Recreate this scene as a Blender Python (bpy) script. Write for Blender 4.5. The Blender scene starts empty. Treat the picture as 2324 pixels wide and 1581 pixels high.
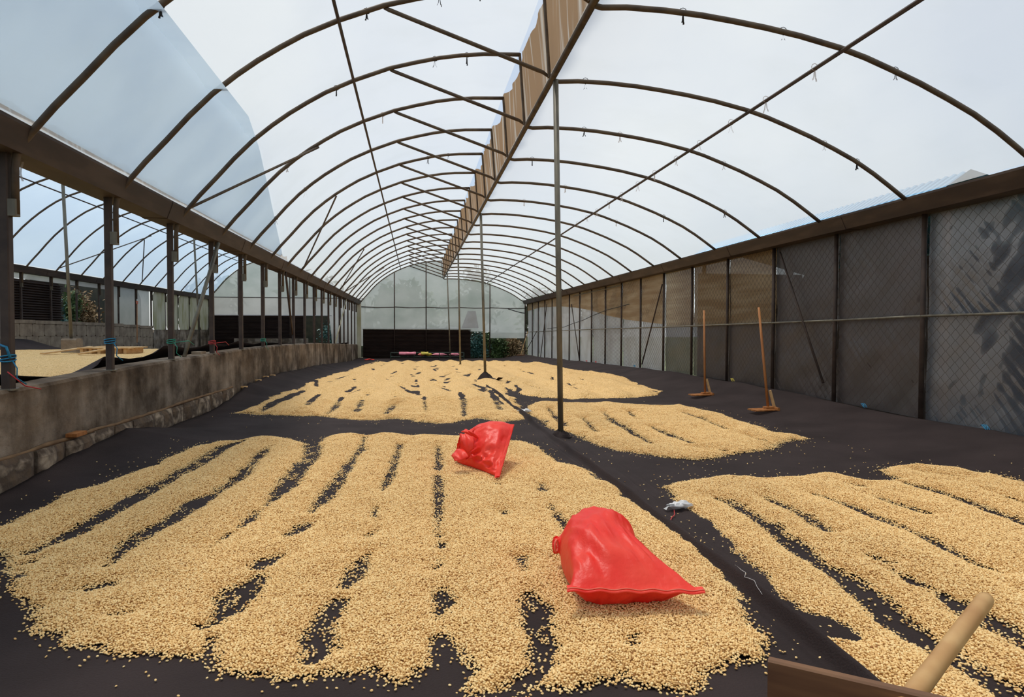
import bpy, math, random
import numpy as np
from mathutils import Matrix, Vector

# ------------------------------------------------------------------ camera
H = 1.40                                   # camera height above the cloth floor
FPX, PH, TH, RO = 1500.0, .1445, .0283, .0028
Fv = np.array([math.sin(PH)*math.cos(TH), math.cos(PH)*math.cos(TH), -math.sin(TH)])
R0 = np.array([math.cos(PH), -math.sin(PH), 0.0]); U0 = np.cross(R0, Fv)
Rv = math.cos(RO)*R0 + math.sin(RO)*U0; Uv = -math.sin(RO)*R0 + math.cos(RO)*U0
scene = bpy.context.scene
COL = scene.collection
cam = bpy.data.cameras.new('camera'); cam.sensor_width = 36.0; cam.lens = 36.0*FPX/2324.0
cam.clip_start = .05; cam.clip_end = 600
camo = bpy.data.objects.new('camera', cam); COL.objects.link(camo)
m = Matrix.Identity(4)
for i in range(3):
    m[i][0] = Rv[i]; m[i][1] = Uv[i]; m[i][2] = -Fv[i]
m[2][3] = H
camo.matrix_world = m
scene.camera = camo

# ------------------------------------------------------------------ sky, sun, exposure
SUN_EL, SUN_AZ = math.radians(75), math.radians(-38)   # azimuth from +Y, clockwise: nearly overhead, a little from the far left
world = bpy.data.worlds.new('world'); scene.world = world; world.use_nodes = True
wn = world.node_tree.nodes; wl = world.node_tree.links; wn.clear()
sky = wn.new('ShaderNodeTexSky'); sky.sky_type = 'NISHITA'; sky.sun_disc = False
sky.sun_elevation = SUN_EL; sky.sun_rotation = SUN_AZ; sky.air_density = 1.0; sky.dust_density = 2.2; sky.ozone_density = 1.0
bg = wn.new('ShaderNodeBackground'); bg.inputs['Strength'].default_value = .15
wo = wn.new('ShaderNodeOutputWorld')
# thin bright cloud over most of the sky
wtc = wn.new('ShaderNodeTexCoord'); wno = wn.new('ShaderNodeTexNoise'); wno.inputs['Scale'].default_value = 2.2; wno.inputs['Detail'].default_value = 5
wrp = wn.new('ShaderNodeValToRGB'); wrp.color_ramp.elements[0].position = .38; wrp.color_ramp.elements[1].position = .62
wrp.color_ramp.elements[0].color = (.30, .30, .30, 1); wrp.color_ramp.elements[1].color = (.85, .85, .85, 1)
wmx = wn.new('ShaderNodeMix'); wmx.data_type = 'RGBA'; wmx.inputs['B'].default_value = (5.6, 6.0, 6.2, 1)
wl.new(wtc.outputs['Generated'], wno.inputs[0]); wl.new(wno.outputs[0], wrp.inputs[0]); wl.new(wrp.outputs[0], wmx.inputs['Factor'])
wl.new(sky.outputs[0], wmx.inputs['A']); wl.new(wmx.outputs['Result'], bg.inputs[0]); wl.new(bg.outputs[0], wo.inputs[0])
sun = bpy.data.lights.new('sun', 'SUN'); sun.energy = 3.8; sun.angle = math.radians(12); sun.color = (1.0, .94, .85)
suno = bpy.data.objects.new('sun', sun); COL.objects.link(suno)
sd = Vector((math.sin(SUN_AZ)*math.cos(SUN_EL), math.cos(SUN_AZ)*math.cos(SUN_EL), math.sin(SUN_EL)))
suno.rotation_euler = sd.to_track_quat('Z', 'Y').to_euler(); suno.location = sd*60
vs = scene.view_settings
vs.view_transform = 'Standard'; vs.look = 'None'; vs.gamma = 1.0; vs.use_curve_mapping = False
vs.exposure = 0.0

# ------------------------------------------------------------------ helpers
random.seed(7); rng = np.random.default_rng(7)
def ray(u, v): return Fv + (u-1162)/FPX*Rv - (v-790.5)/FPX*Uv
ORG = np.array([0, 0, H])
def onX(u, v, X): d = ray(u, v); return ORG + d*(X/d[0])
def onY(u, v, Y): d = ray(u, v); return ORG + d*(Y/d[1])
def onZ(u, v, Z): d = ray(u, v); return ORG + d*((Z-H)/d[2])
Yn = lambda n: 8.512 + 2.0*n
def s2l(c): return tuple(((x/255/12.92) if x/255 <= .04045 else ((x/255+.055)/1.055)**2.4) for x in c)
def sm(a, b, x):
    t = np.clip((np.asarray(x, float)-a)/(b-a), 0, 1); return t*t*(3-2*t)
def hsh(ix, iy, seed=0):
    n = (ix.astype(np.int64)*374761393 + iy.astype(np.int64)*668265263 + seed*1442695041) & 0x7fffffff
    n = ((n ^ (n >> 13))*1274126177) & 0x7fffffff
    n = ((n ^ (n >> 16))*668265263) & 0x7fffffff
    return (n % 100003)/100003.0
def vn(x, y, seed=0):
    x = np.asarray(x, float); y = np.asarray(y, float); x, y = np.broadcast_arrays(x, y)
    ix = np.floor(x); iy = np.floor(y); fx = x-ix; fy = y-iy
    fx = fx*fx*(3-2*fx); fy = fy*fy*(3-2*fy)
    a = hsh(ix, iy, seed); b = hsh(ix+1, iy, seed); c = hsh(ix, iy+1, seed); d = hsh(ix+1, iy+1, seed)
    return (a*(1-fx)+b*fx)*(1-fy) + (c*(1-fx)+d*fx)*fy - .5
def fbm(x, y, seed=0, oct=3):
    r = 0; a = 1.0
    for k in range(oct):
        r = r + a*vn(np.asarray(x)*2**k + 17.3*k, np.asarray(y)*2**k + 5.1*k, seed+k); a *= .5
    return r

class MB:
    """collects shapes into one mesh"""
    def __init__(s): s.v = []; s.f = []; s.n = 0
    def add(s, v, f):
        v = np.asarray(v, float).reshape(-1, 3); s.v.append(v); s.f += [tuple(i+s.n for i in q) for q in f]; s.n += len(v); return s
    def tube(s, pts, r, k=8, cap=True):
        P = np.asarray(pts, float); n = len(P); r = np.broadcast_to(np.asarray(r, float), (n,))
        T = np.zeros_like(P); T[1:-1] = P[2:]-P[:-2]; T[0] = P[1]-P[0]; T[-1] = P[-1]-P[-2]
        T /= np.linalg.norm(T, axis=1)[:, None]+1e-12
        a = np.array([0, 0, 1.0]) if abs(T[0][2]) < .9 else np.array([0, 1.0, 0])
        N = np.cross(T[0], a); N /= np.linalg.norm(N); V = []
        th = np.arange(k)*2*math.pi/k
        for i in range(n):
            N = N - T[i]*(N@T[i]); N /= np.linalg.norm(N)+1e-12; B = np.cross(T[i], N)
            V.append(P[i] + r[i]*(np.cos(th)[:, None]*N + np.sin(th)[:, None]*B))
        F = [(i*k+j, i*k+(j+1) % k, (i+1)*k+(j+1) % k, (i+1)*k+j) for i in range(n-1) for j in range(k)]
        if cap: F += [tuple(range(k-1, -1, -1)), tuple((n-1)*k+j for j in range(k))]
        return s.add(np.concatenate(V), F)
    def bar(s, a, b, w, h, up=(0, 0, 1), bev=0.0):
        a = np.asarray(a, float); b = np.asarray(b, float); t = b-a; t /= np.linalg.norm(t)
        up = np.asarray(up, float)
        if abs(t@up) > .95: up = np.array([0, 1.0, 0])
        x = np.cross(t, up); x /= np.linalg.norm(x); y = np.cross(x, t)
        c = bev if bev else min(w, h)*.12
        prof = [(-w/2+c, -h/2), (w/2-c, -h/2), (w/2, -h/2+c), (w/2, h/2-c), (w/2-c, h/2), (-w/2+c, h/2), (-w/2, h/2-c), (-w/2, -h/2+c)]
        V = [p + x*q[0] + y*q[1] for p in (a, b) for q in prof]
        F = [(j, (j+1) % 8, 8+(j+1) % 8, 8+j) for j in range(8)] + [tuple(range(7, -1, -1)), tuple(range(8, 16))]
        return s.add(V, F)
    def box(s, lo, hi):
        (x0, y0, z0), (x1, y1, z1) = lo, hi
        return s.bar((x0, (y0+y1)/2, (z0+z1)/2), (x1, (y0+y1)/2, (z0+z1)/2), abs(y1-y0), abs(z1-z0))
    def grid(s, G, close=False):
        G = np.asarray(G, float); a, b = G.shape[:2]
        F = [(i*b+j, i*b+(j+1) % b, (i+1)*b+(j+1) % b, (i+1)*b+j) for i in range(a-1) for j in range(b if close else b-1)]
        return s.add(G.reshape(-1, 3), F)
    def extr(s, prof, y0, y1, closed=True):
        """profile of (x,z) swept along Y"""
        n = len(prof); V = [(x, y, z) for y in (y0, y1) for x, z in prof]
        F = [(j, (j+1) % n, n+(j+1) % n, n+j) for j in range(n if closed else n-1)]
        if closed: F += [tuple(range(n-1, -1, -1)), tuple(range(n, 2*n))]
        return s.add(V, F)
    def build(s, name, mat, parent=None, smooth=False, base=None):
        V = np.concatenate(s.v)
        off = np.zeros(3)
        if parent is not None:
            off = np.array(world_loc(parent))
        elif base is not None: off = np.asarray(base, float)
        me = bpy.data.meshes.new(name); me.from_pydata((V-off).tolist(), [], s.f); me.update()
        if mat: me.materials.append(mat)
        if smooth: me.polygons.foreach_set('use_smooth', [True]*len(me.polygons))
        o = bpy.data.objects.new(name, me); COL.objects.link(o)
        if parent is not None: o.parent = parent
        elif base is not None: o.location = base
        return o
def world_loc(o):
    l = Vector((0, 0, 0))
    while o is not None: l = l + o.location; o = o.parent
    return l
def fast_mesh(name, V, Q, mat, smooth=True):
    me = bpy.data.meshes.new(name); Q = np.asarray(Q, np.int32); k = Q.shape[1]
    me.vertices.add(len(V)); me.vertices.foreach_set('co', np.asarray(V, np.float32).ravel())
    me.loops.add(Q.size); me.loops.foreach_set('vertex_index', Q.ravel())
    me.polygons.add(len(Q)); me.polygons.foreach_set('loop_start', np.arange(0, Q.size, k, dtype=np.int32))
    me.polygons.foreach_set('use_smooth', np.full(len(Q), smooth)); me.update(calc_edges=True); me.validate()
    if mat: me.materials.append(mat)
    return me
def tag(o, label=None, cat=None, group=None, kind=None):
    if label: o['label'] = label
    if cat: o['category'] = cat
    if group: o['group'] = group
    if kind: o['kind'] = kind
    return o
def thing(name, loc, label=None, cat=None, group=None, kind=None):
    o = bpy.data.objects.new(name, None); o.location = loc; o.empty_display_size = .1; COL.objects.link(o)
    return tag(o, label, cat, group, kind)
ORD = ['first', 'second', 'third', 'fourth', 'fifth', 'sixth', 'seventh', 'eighth', 'ninth', 'tenth', 'eleventh', 'twelfth', 'thirteenth', 'fourteenth', 'fifteenth', 'sixteenth', 'seventeenth', 'eighteenth', 'nineteenth', 'twentieth', 'twenty-first', 'twenty-second', 'twenty-third', 'twenty-fourth']

# ------------------------------------------------------------------ materials
def mat(name, c1, c2=None, scale=(4, 4, 4), rough=.7, metal=0.0, bump=0.0, bscale=None, detail=5, ramp=(.35, .65), c3=None, spec=.5, sheen=0):
    mt = bpy.data.materials.new(name); mt.use_nodes = True; nt = mt.node_tree; N = nt.nodes; L = nt.links
    b = N['Principled BSDF']; b.inputs['Roughness'].default_value = rough; b.inputs['Metallic'].default_value = metal
    b.inputs['Specular IOR Level'].default_value = spec
    if sheen: b.inputs['Sheen Weight'].default_value = sheen
    c1 = s2l(c1); b.inputs['Base Color'].default_value = (*c1, 1)
    tc = N.new('ShaderNodeTexCoord')
    if c2:
        mp = N.new('ShaderNodeMapping'); mp.inputs['Scale'].default_value = scale; L.new(tc.outputs['Object'], mp.inputs[0])
        no = N.new('ShaderNodeTexNoise'); no.inputs['Scale'].default_value = 1; no.inputs['Detail'].default_value = detail; L.new(mp.outputs[0], no.inputs[0])
        rp = N.new('ShaderNodeValToRGB'); e = rp.color_ramp.elements
        e[0].position, e[1].position = ramp; e[0].color = (*c1, 1); e[1].color = (*s2l(c2), 1)
        if c3:
            q = e.new((ramp[0]+ramp[1])/2); q.color = (*s2l(c3), 1)
        L.new(no.outputs[0], rp.inputs[0]); L.new(rp.outputs[0], b.inputs['Base Color'])
    if bump:
        mp2 = N.new('ShaderNodeMapping'); mp2.inputs['Scale'].default_value = bscale or scale; L.new(tc.outputs['Object'], mp2.inputs[0])
        n2 = N.new('ShaderNodeTexNoise'); n2.inputs['Scale'].default_value = 1; n2.inputs['Detail'].default_value = 6; L.new(mp2.outputs[0], n2.inputs[0])
        bp = N.new('ShaderNodeBump'); bp.inputs['Strength'].default_value = bump; bp.inputs['Distance'].default_value = .02
        L.new(n2.outputs[0], bp.inputs['Height']); L.new(bp.outputs[0], b.inputs['Normal'])
    return mt
def film(name, col, col2=None, transl=.65, transp=.1, scale=(1.5, 1.5, 1.5), gloss=.0, bump=0, bscale=(3, 3, 3), ramp=(.4, .7), rot=(0, 0, 0)):
    """thin plastic or cloth: translucent + diffuse + a little see-through"""
    mt = bpy.data.materials.new(name); mt.use_nodes = True; nt = mt.node_tree; N = nt.nodes; L = nt.links; N.clear()
    out = N.new('ShaderNodeOutputMaterial')
    tr = N.new('ShaderNodeBsdfTranslucent'); df = N.new('ShaderNodeBsdfDiffuse'); tp = N.new('ShaderNodeBsdfTransparent')
    m1 = N.new('ShaderNodeMixShader'); m1.inputs[0].default_value = transl
    L.new(df.outputs[0], m1.inputs[1]); L.new(tr.outputs[0], m1.inputs[2])
    m2 = N.new('ShaderNodeMixShader'); m2.inputs[0].default_value = transp
    L.new(m1.outputs[0], m2.inputs[1]); L.new(tp.outputs[0], m2.inputs[2]); last = m2
    c = s2l(col)
    for n_ in (tr, df): n_.inputs['Color'].default_value = (*c, 1)
    tp.inputs['Color'].default_value = (.96, .98, 1, 1)
    tc = N.new('ShaderNodeTexCoord')
    if col2:
        mp = N.new('ShaderNodeMapping'); mp.inputs['Scale'].default_value = scale; mp.inputs['Rotation'].default_value = rot; L.new(tc.outputs['Object'], mp.inputs[0])
        no = N.new('ShaderNodeTexNoise'); no.inputs['Scale'].default_value = 1; no.inputs['Detail'].default_value = 6; L.new(mp.outputs[0], no.inputs[0])
        rp = N.new('ShaderNodeValToRGB'); e = rp.color_ramp.elements; e[0].position, e[1].position = ramp
        e[0].color = (*c, 1); e[1].color = (*s2l(col2), 1); L.new(no.outputs[0], rp.inputs[0])
        for n_ in (tr, df): L.new(rp.outputs[0], n_.inputs['Color'])
    if bump or gloss:
        bp = N.new('ShaderNodeBump'); bp.inputs['Strength'].default_value = bump; bp.inputs['Distance'].default_value = .05
        mp2 = N.new('ShaderNodeMapping'); mp2.inputs['Scale'].default_value = bscale; mp2.inputs['Rotation'].default_value = rot; L.new(tc.outputs['Object'], mp2.inputs[0])
        n2 = N.new('ShaderNodeTexNoise'); n2.inputs['Scale'].default_value = 1; n2.inputs['Detail'].default_value = 4; L.new(mp2.outputs[0], n2.inputs[0]); L.new(n2.outputs[0], bp.inputs['Height'])
        for n_ in (tr, df): L.new(bp.outputs[0], n_.inputs['Normal'])
    if gloss:
        gl = N.new('ShaderNodeBsdfGlossy'); gl.inputs['Roughness'].default_value = .45; L.new(bp.outputs[0], gl.inputs['Normal'])
        fr = N.new('ShaderNodeFresnel'); fr.inputs['IOR'].default_value = 1.4
        mu = N.new('ShaderNodeMath'); mu.operation = 'MULTIPLY'; mu.inputs[1].default_value = gloss; L.new(fr.outputs[0], mu.inputs[0])
        m3 = N.new('ShaderNodeMixShader'); L.new(mu.outputs[0], m3.inputs[0]); L.new(m2.outputs[0], m3.inputs[1]); L.new(gl.outputs[0], m3.inputs[2]); last = m3
    L.new(last.outputs[0], out.inputs[0])
    return mt

M = {}
M['steel'] = mat('brown_steel', (74, 62, 52), (98, 84, 68), (6, 6, 6), .55, .25, spec=.4)
M['steel2'] = mat('dark_steel', (58, 47, 43), (78, 64, 56), (5, 5, 5), .6, .2, spec=.4)
M['galv'] = mat('galvanised_pipe', (100, 95, 84), (128, 122, 106), (10, 10, 3), .5, .35)
M['gutter'] = mat('gutter_metal', (56, 45, 40), (78, 64, 55), (3, 1.2, 6), .65, .15, c3=(64, 51, 44))
M['film'] = film('roof_plastic', (203, 206, 207), (196, 199, 197), .76, .44, (.7, .9, 1.2), bump=.25, bscale=(2, .6, 2), ramp=(.5, .85))
M['film_far'] = film('terrace_roof_plastic', (168, 190, 212), (176, 197, 216), .72, .22, (.5, .5, .5))  # bluish copy of the roof plastic, this bay's shade put into its colour
M['film_shade'] = film('roof_shade_film', (196, 216, 232), (180, 202, 222), .62, .12, (1, 1, 1))  # bluish film that stands in for shade on the lower left roof
M['curtain'] = film('beige_curtain', (192, 154, 114), (244, 232, 216), .66, .03, (1.2, 6, .35), ramp=(.53, .66))
M['net'] = film('beige_netting', (176, 150, 118), (204, 184, 154), .55, .04, (1, .5, 5), bump=.5, bscale=(1, 1.2, 9))
M['milky'] = film('milky_sheet', (206, 204, 206), (186, 180, 178), .5, .08, (1, 1.3, 1.3), gloss=.1, bump=.1, bscale=(1, 4, 4))
M['dim'] = film('shaded_sheet', (92, 82, 82), (74, 66, 63), .45, .14, (1, 1.3, 1.3), gloss=.12, bump=.1, bscale=(1, 4, 4))  # darker copy of the milky plastic, the shed's shade put into its colour
M['clear'] = film('clear_sheet', (84, 90, 102), (112, 120, 132), .4, .40, (1, 1.5, 1.5), gloss=.28, bump=.1, bscale=(1, 4, 4), ramp=(.45, .65))
M['screen'] = film('grey_screen', (200, 204, 200), (176, 184, 178), .72, .12, (.6, .6, .8))
M['screen2'] = film('pale_screen', (206, 204, 200), (186, 184, 180), .66, .08, (.6, .6, .8))
def concrete_mat():
    mt = bpy.data.materials.new('stained_concrete'); mt.use_nodes = True; nt = mt.node_tree; N = nt.nodes; L = nt.links
    b = N['Principled BSDF']; b.inputs['Roughness'].default_value = .92; b.inputs['Specular IOR Level'].default_value = .2
    tc = N.new('ShaderNodeTexCoord')
    def nz(sc, det, a, c, ca, cb):
        mp = N.new('ShaderNodeMapping'); mp.inputs['Scale'].default_value = sc; L.new(tc.outputs['Object'], mp.inputs[0])
        n = N.new('ShaderNodeTexNoise'); n.inputs['Scale'].default_value = 1; n.inputs['Detail'].default_value = det; n.inputs['Roughness'].default_value = .62; L.new(mp.outputs[0], n.inputs[0])
        r = N.new('ShaderNodeValToRGB'); e = r.color_ramp.elements; e[0].position = a; e[1].position = c; e[0].color = (*s2l(ca), 1); e[1].color = (*s2l(cb), 1); L.new(n.outputs[0], r.inputs[0]); return n, r
    n1, r1 = nz((1.5, 1.5, 1.5), 10, .40, .62, (100, 90, 80), (176, 165, 152))
    n2, r2 = nz((1, 3.2, .4), 8, .40, .66, (206, 200, 194), (255, 255, 255))
    n3, r3 = nz((.5, .5, 1.6), 7, .42, .62, (208, 196, 182), (255, 253, 250))
    def mul(a, c):
        m_ = N.new('ShaderNodeMix'); m_.data_type = 'RGBA'; m_.blend_type = 'MULTIPLY'; m_.inputs['Factor'].default_value = 1; L.new(a, m_.inputs['A']); L.new(c, m_.inputs['B']); return m_.outputs['Result']
    L.new(mul(mul(r1.outputs[0], r2.outputs[0]), r3.outputs[0]), b.inputs['Base Color'])
    n4, _ = nz((16, 16, 16), 8, .4, .6, (0, 0, 0), (255, 255, 255))
    bp = N.new('ShaderNodeBump'); bp.inputs['Strength'].default_value = .7; bp.inputs['Distance'].default_value = .02; L.new(n4.outputs[0], bp.inputs['Height']); L.new(bp.outputs[0], b.inputs['Normal'])
    return mt
M['concrete'] = concrete_mat()
M['rubble'] = mat('rough_stone', (110, 90, 70), (172, 154, 132), (4, 4, 4), .95, bump=1.0, bscale=(12, 12, 12), c3=(84, 70, 58))
M['block'] = mat('concrete_block', (124, 106, 88), (156, 138, 116), (3, 3, 3), .95, bump=.5, bscale=(25, 25, 25))
M['mortar'] = mat('mortar', (158, 142, 124), (180, 166, 148), (4, 4, 4), .95)
M['panelc'] = mat('lichen_panel', (196, 190, 168), (162, 156, 116), (1, 2.5, .8), .9, c3=(182, 176, 148))
M['cloth'] = mat('black_ground_cloth', (43, 34, 33), (54, 44, 43), (1.3, 1.3, 1.3), .8, bump=.35, bscale=(90, 90, 90), spec=.16)
M['earth'] = mat('earth', (92, 76, 60), (120, 102, 82), (.6, .6, .6), .95)
M['grass'] = mat('grass_ground', (72, 84, 52), (98, 104, 70), (.2, .2, .2), .95)
M['louvre'] = mat('black_slat', (48, 37, 33), (62, 48, 42), (1, 1, 4), .8, spec=.2)
M['wood'] = mat('orange_wood', (150, 92, 44), (186, 124, 66), (14, 14, 2), .6, c3=(166, 106, 54))
M['wood_pale'] = mat('pale_timber', (196, 152, 98), (222, 184, 130), (8, 3, 8), .7)
M['wood_dark'] = mat('weathered_board', (96, 62, 38), (140, 98, 60), (2.0, 2.0, 26), .6, c3=(112, 76, 48))
M['pole_wood'] = mat('worn_handle_wood', (176, 128, 74), (206, 164, 106), (6, 6, 6), .45, c3=(190, 144, 88))
M['red'] = None
M['pink'] = mat('pink_sack', (226, 118, 140), (240, 150, 168), (6, 6, 6), .5)
M['rope_blue'] = mat('blue_rope', (30, 110, 150), (40, 140, 180), (30, 30, 30), .6)
M['rope_red'] = mat('red_string', (190, 40, 48), (210, 70, 70), (30, 30, 30), .6)
M['rope_green'] = mat('green_rope', (40, 140, 120), (60, 160, 130), (30, 30, 30), .6)
M['rope_black'] = mat('black_rope', (30, 26, 28), None, rough=.7)
M['yellow'] = mat('yellow_plastic', (200, 180, 50), (220, 200, 80), (9, 9, 9), .5)
M['white'] = film('white_plastic_scrap', (232, 232, 232), None, .3, .12, gloss=.5)
M['tie'] = film('clear_tie_strip', (206, 196, 190), None, .4, .25)
M['wire'] = mat('fence_wire', (86, 76, 70), None, rough=.5, metal=.4)
M['leaf'] = mat('leaf_green', (52, 78, 44), (92, 116, 66), (3, 3, 3), .6)
M['leaf_dry'] = mat('dry_leaf', (112, 92, 66), (146, 124, 90), (3, 3, 3), .8)
M['leaf_blue'] = mat('blue_green_leaf', (40, 84, 84), (74, 116, 110), (3, 3, 3), .6)
M['bark'] = mat('bark', (78, 62, 50), (104, 86, 68), (8, 8, 3), .9)
M['roofmetal'] = mat('corrugated_roof', (70, 118, 152), (92, 138, 168), (1, 1, 1), .5, .2)
M['shedwall'] = mat('shed_wall', (104, 92, 84), (124, 110, 100), (1, 1, 1), .9)

def red_mat():
    mt = bpy.data.materials.new('red_woven_plastic'); mt.use_nodes = True; nt = mt.node_tree; N = nt.nodes; L = nt.links
    b = N['Principled BSDF']; b.inputs['Roughness'].default_value = .42; b.inputs['Specular IOR Level'].default_value = .45
    tc = N.new('ShaderNodeTexCoord'); no = N.new('ShaderNodeTexNoise'); no.inputs['Scale'].default_value = 5; L.new(tc.outputs['Object'], no.inputs[0])
    rp = N.new('ShaderNodeValToRGB'); e = rp.color_ramp.elements; e[0].position = .3; e[1].position = .7
    e[0].color = (*s2l((250, 42, 30)), 1); e[1].color = (*s2l((255, 76, 54)), 1)
    L.new(no.outputs[0], rp.inputs[0]); L.new(rp.outputs[0], b.inputs['Base Color'])
    n2 = N.new('ShaderNodeTexNoise'); n2.inputs['Scale'].default_value = 16; n2.inputs['Detail'].default_value = 4; L.new(tc.outputs['Object'], n2.inputs[0])
    bp = N.new('ShaderNodeBump'); bp.inputs['Strength'].default_value = .35; bp.inputs['Distance'].default_value = .02
    L.new(n2.outputs[0], bp.inputs['Height']); L.new(bp.outputs[0], b.inputs['Normal'])
    tr = N.new('ShaderNodeBsdfTranslucent'); L.new(rp.outputs[0], tr.inputs['Color'])
    mx = N.new('ShaderNodeMixShader'); mx.inputs[0].default_value = .18
    L.new(b.outputs[0], mx.inputs[1]); L.new(tr.outputs[0], mx.inputs[2]); L.new(mx.outputs[0], N['Material Output'].inputs[0])
    return mt
M['red'] = red_mat()

def bean_mats():
    # heap surface: cells the size of beans
    mt = bpy.data.materials.new('bean_heap'); mt.use_nodes = True; nt = mt.node_tree; N = nt.nodes; L = nt.links
    b = N['Principled BSDF']; b.inputs['Roughness'].default_value = .75; b.inputs['Specular IOR Level'].default_value = .25
    tc = N.new('ShaderNodeTexCoord')
    vo = N.new('ShaderNodeTexVoronoi'); vo.inputs['Scale'].default_value = 85; L.new(tc.outputs['Object'], vo.inputs[0])
    sx = N.new('ShaderNodeSeparateColor'); L.new(vo.outputs['Color'], sx.inputs[0])
    rp = N.new('ShaderNodeValToRGB'); e = rp.color_ramp.elements
    e[0].position = .0; e[0].color = (*s2l((140, 96, 48)), 1); e[1].position = 1; e[1].color = (*s2l((244, 210, 152)), 1)
    q = e.new(.14); q.color = (*s2l((208, 162, 92)), 1); q = e.new(.6); q.color = (*s2l((230, 190, 128)), 1)
    L.new(sx.outputs[0], rp.inputs[0]); L.new(rp.outputs[0], b.inputs['Base Color'])
    iv = N.new('ShaderNodeMath'); iv.operation = 'MULTIPLY'; iv.inputs[1].default_value = -1.0; L.new(vo.outputs['Distance'], iv.inputs[0])
    bp = N.new('ShaderNodeBump'); bp.inputs['Strength'].default_value = .75; bp.inputs['Distance'].default_value = .006
    L.new(iv.outputs[0], bp.inputs['Height']); L.new(bp.outputs[0], b.inputs['Normal'])
    M['heap'] = mt
    mt = bpy.data.materials.new('coffee_bean'); mt.use_nodes = True; nt = mt.node_tree; N = nt.nodes; L = nt.links
    b = N['Principled BSDF']; b.inputs['Roughness'].default_value = .6; b.inputs['Specular IOR Level'].default_value = .3
    oi = N.new('ShaderNodeObjectInfo'); rp = N.new('ShaderNodeValToRGB'); e = rp.color_ramp.elements
    e[0].position = 0; e[0].color = (*s2l((150, 98, 46)), 1); e[1].position = 1; e[1].color = (*s2l((250, 221, 162)), 1)
    q = e.new(.06); q.color = (*s2l((224, 180, 114)), 1); q = e.new(.6); q.color = (*s2l((244, 206, 142)), 1)
    L.new(oi.outputs['Random'], rp.inputs[0]); L.new(rp.outputs[0], b.inputs['Base Color'])
    M['bean'] = mt
bean_mats()
# ------------------------------------------------------------------ ground levels
def zbase(y): return np.interp(y, [-10, 18, 28, 38, 60], [0, 0, -.2, -.42, -.45])
EL = ([-5, 6.1, 7.0, 7.9, 8.6, 9.3, 9.9, 11.3, 12.3, 12.9, 13.7, 14.4, 16, 18.1, 24.4, 33, 43], [.0, .02, .06, .15, .21, .12, .02, .0, .0, .03, .14, .25, .28, .26, .24, .12, .06])
def edge_left(y): return np.interp(y, *EL)
def zcloth(x, y):
    x = np.asarray(x, float); y = np.asarray(y, float)
    z = zbase(y) + (.16 + .09*sm(8, 14, y))*sm(5.5, 7.15, x)
    t = np.clip((-2.35-x)/1.15, 0, 1)
    z = z + edge_left(y)*t**1.6
    # dark bunch of cloth at the left edge of the foreground
    z = z + .27*np.exp(-(((x+2.3)/.22)**2 + ((y-3.55)/.34)**2))
    return z
def px_floor(u, v, lift=.02):
    z = lift
    for _ in range(12):
        p = onZ(u, v, z); z = float(zcloth(min(max(p[0], -3.5), 7.15), p[1])) + lift
    return p
def zterr(y): return np.interp(y, [-10, 20, 33, 42, 60], [.72, .72, .46, .24, .2])
WT = ([-8, 6.4, 7.35, 8.6, 10.8, 15.1, 18.9, 25.5, 47.6], [.83, .852, .874, .908, .952, .981, .97, .886, .32])
def walltop(y): return np.interp(y, *WT)

Y0, Y1 = -6.0, Yn(17)
YL = Yn(20)                                   # the bay on the left terrace runs on further
# outside ground
tag(MB().add([(-150, -80, -.75), (150, -80, -.75), (150, 200, -.75), (-150, 200, -.75)], [(0, 1, 2, 3)]).build('floor', M['grass'], base=(0, 0, -.75)), kind='structure')
ys = np.concatenate([np.arange(Y0, 18, 1.0), np.arange(18, Y1+.4, 1.0)])
g = MB(); xs = np.array([-3.6, -1, 2, 5.4, 7.15, 7.5])
G = np.array([[(x, y, float(zcloth(max(x, -2.3), y)) - .035 - .12*(x > 5) - .02*(abs(y-3.6) < 2)*(abs(x+2.2) < .8)) for x in xs] for y in ys]); g.grid(G)
lo = G.copy(); lo[..., 2] = -.74
g.grid(lo[:, ::-1])
tag(g.build('floor', M['earth']), kind='structure')

# ------------------------------------------------------------------ retaining wall on the left
def wall_grid(y0, y1):
    ys = np.arange(y0, y1+.01, .25); rows = []
    for y in ys:
        t = float(walltop(y)); zb = float(zbase(y))-.2
        zc = [(-3.55, zb), (-3.565, zb+.3), (-3.575, zb+(t-zb)*.6), (-3.58, t-.03), (-3.60, t), (-3.86, t+.004), (-3.88, t-.03), (-3.88, zb)]
        rows.append([(x + .012*float(fbm(y*.9, z*1.4, 3)), y, z + .008*float(fbm(y*1.3, x, 4))) for x, z in zc])
    return np.array(rows)
wl_ = MB().grid(wall_grid(Y0, Y1), close=True)
wall_left = tag(wl_.build('wall_left', M['concrete'], smooth=False), kind='structure')
# rough footing below the plaster: single stones and the ragged lip above them
y = 4.0; k = 0
while y < 13.4:
    ln = random.uniform(.45, .8); top = .25 + .02*random.random(); fr = -3.50 + .02*random.random()
    a = MB(); gx = []
    n1, n2 = 6, 6
    Gs = np.zeros((n1, n2, 3))
    for i in range(n1):
        for j in range(n2):
            yy = y + .012 + (ln-.024)*i/(n1-1); zz = -.06 + (top+.05)*j/(n2-1)
            ed = 1 if 0 < i < n1-1 and 0 < j < n2-1 else 0
            Gs[i, j] = (fr-.03 + .03*ed + .03*float(fbm(yy*5, zz*5, 9)), yy, zz)
    a.grid(Gs)
    back = Gs.copy(); back[..., 0] = -3.57; a.grid(back[:, ::-1])
    for e1, e2 in ((Gs[0], back[0]), (Gs[-1], back[-1]), (Gs[:, 0], back[:, 0]), (Gs[:, -1], back[:, -1])): a.grid(np.stack([e1, e2]))
    a.build('stone', M['rubble'], wall_left)
    y += ln
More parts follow.
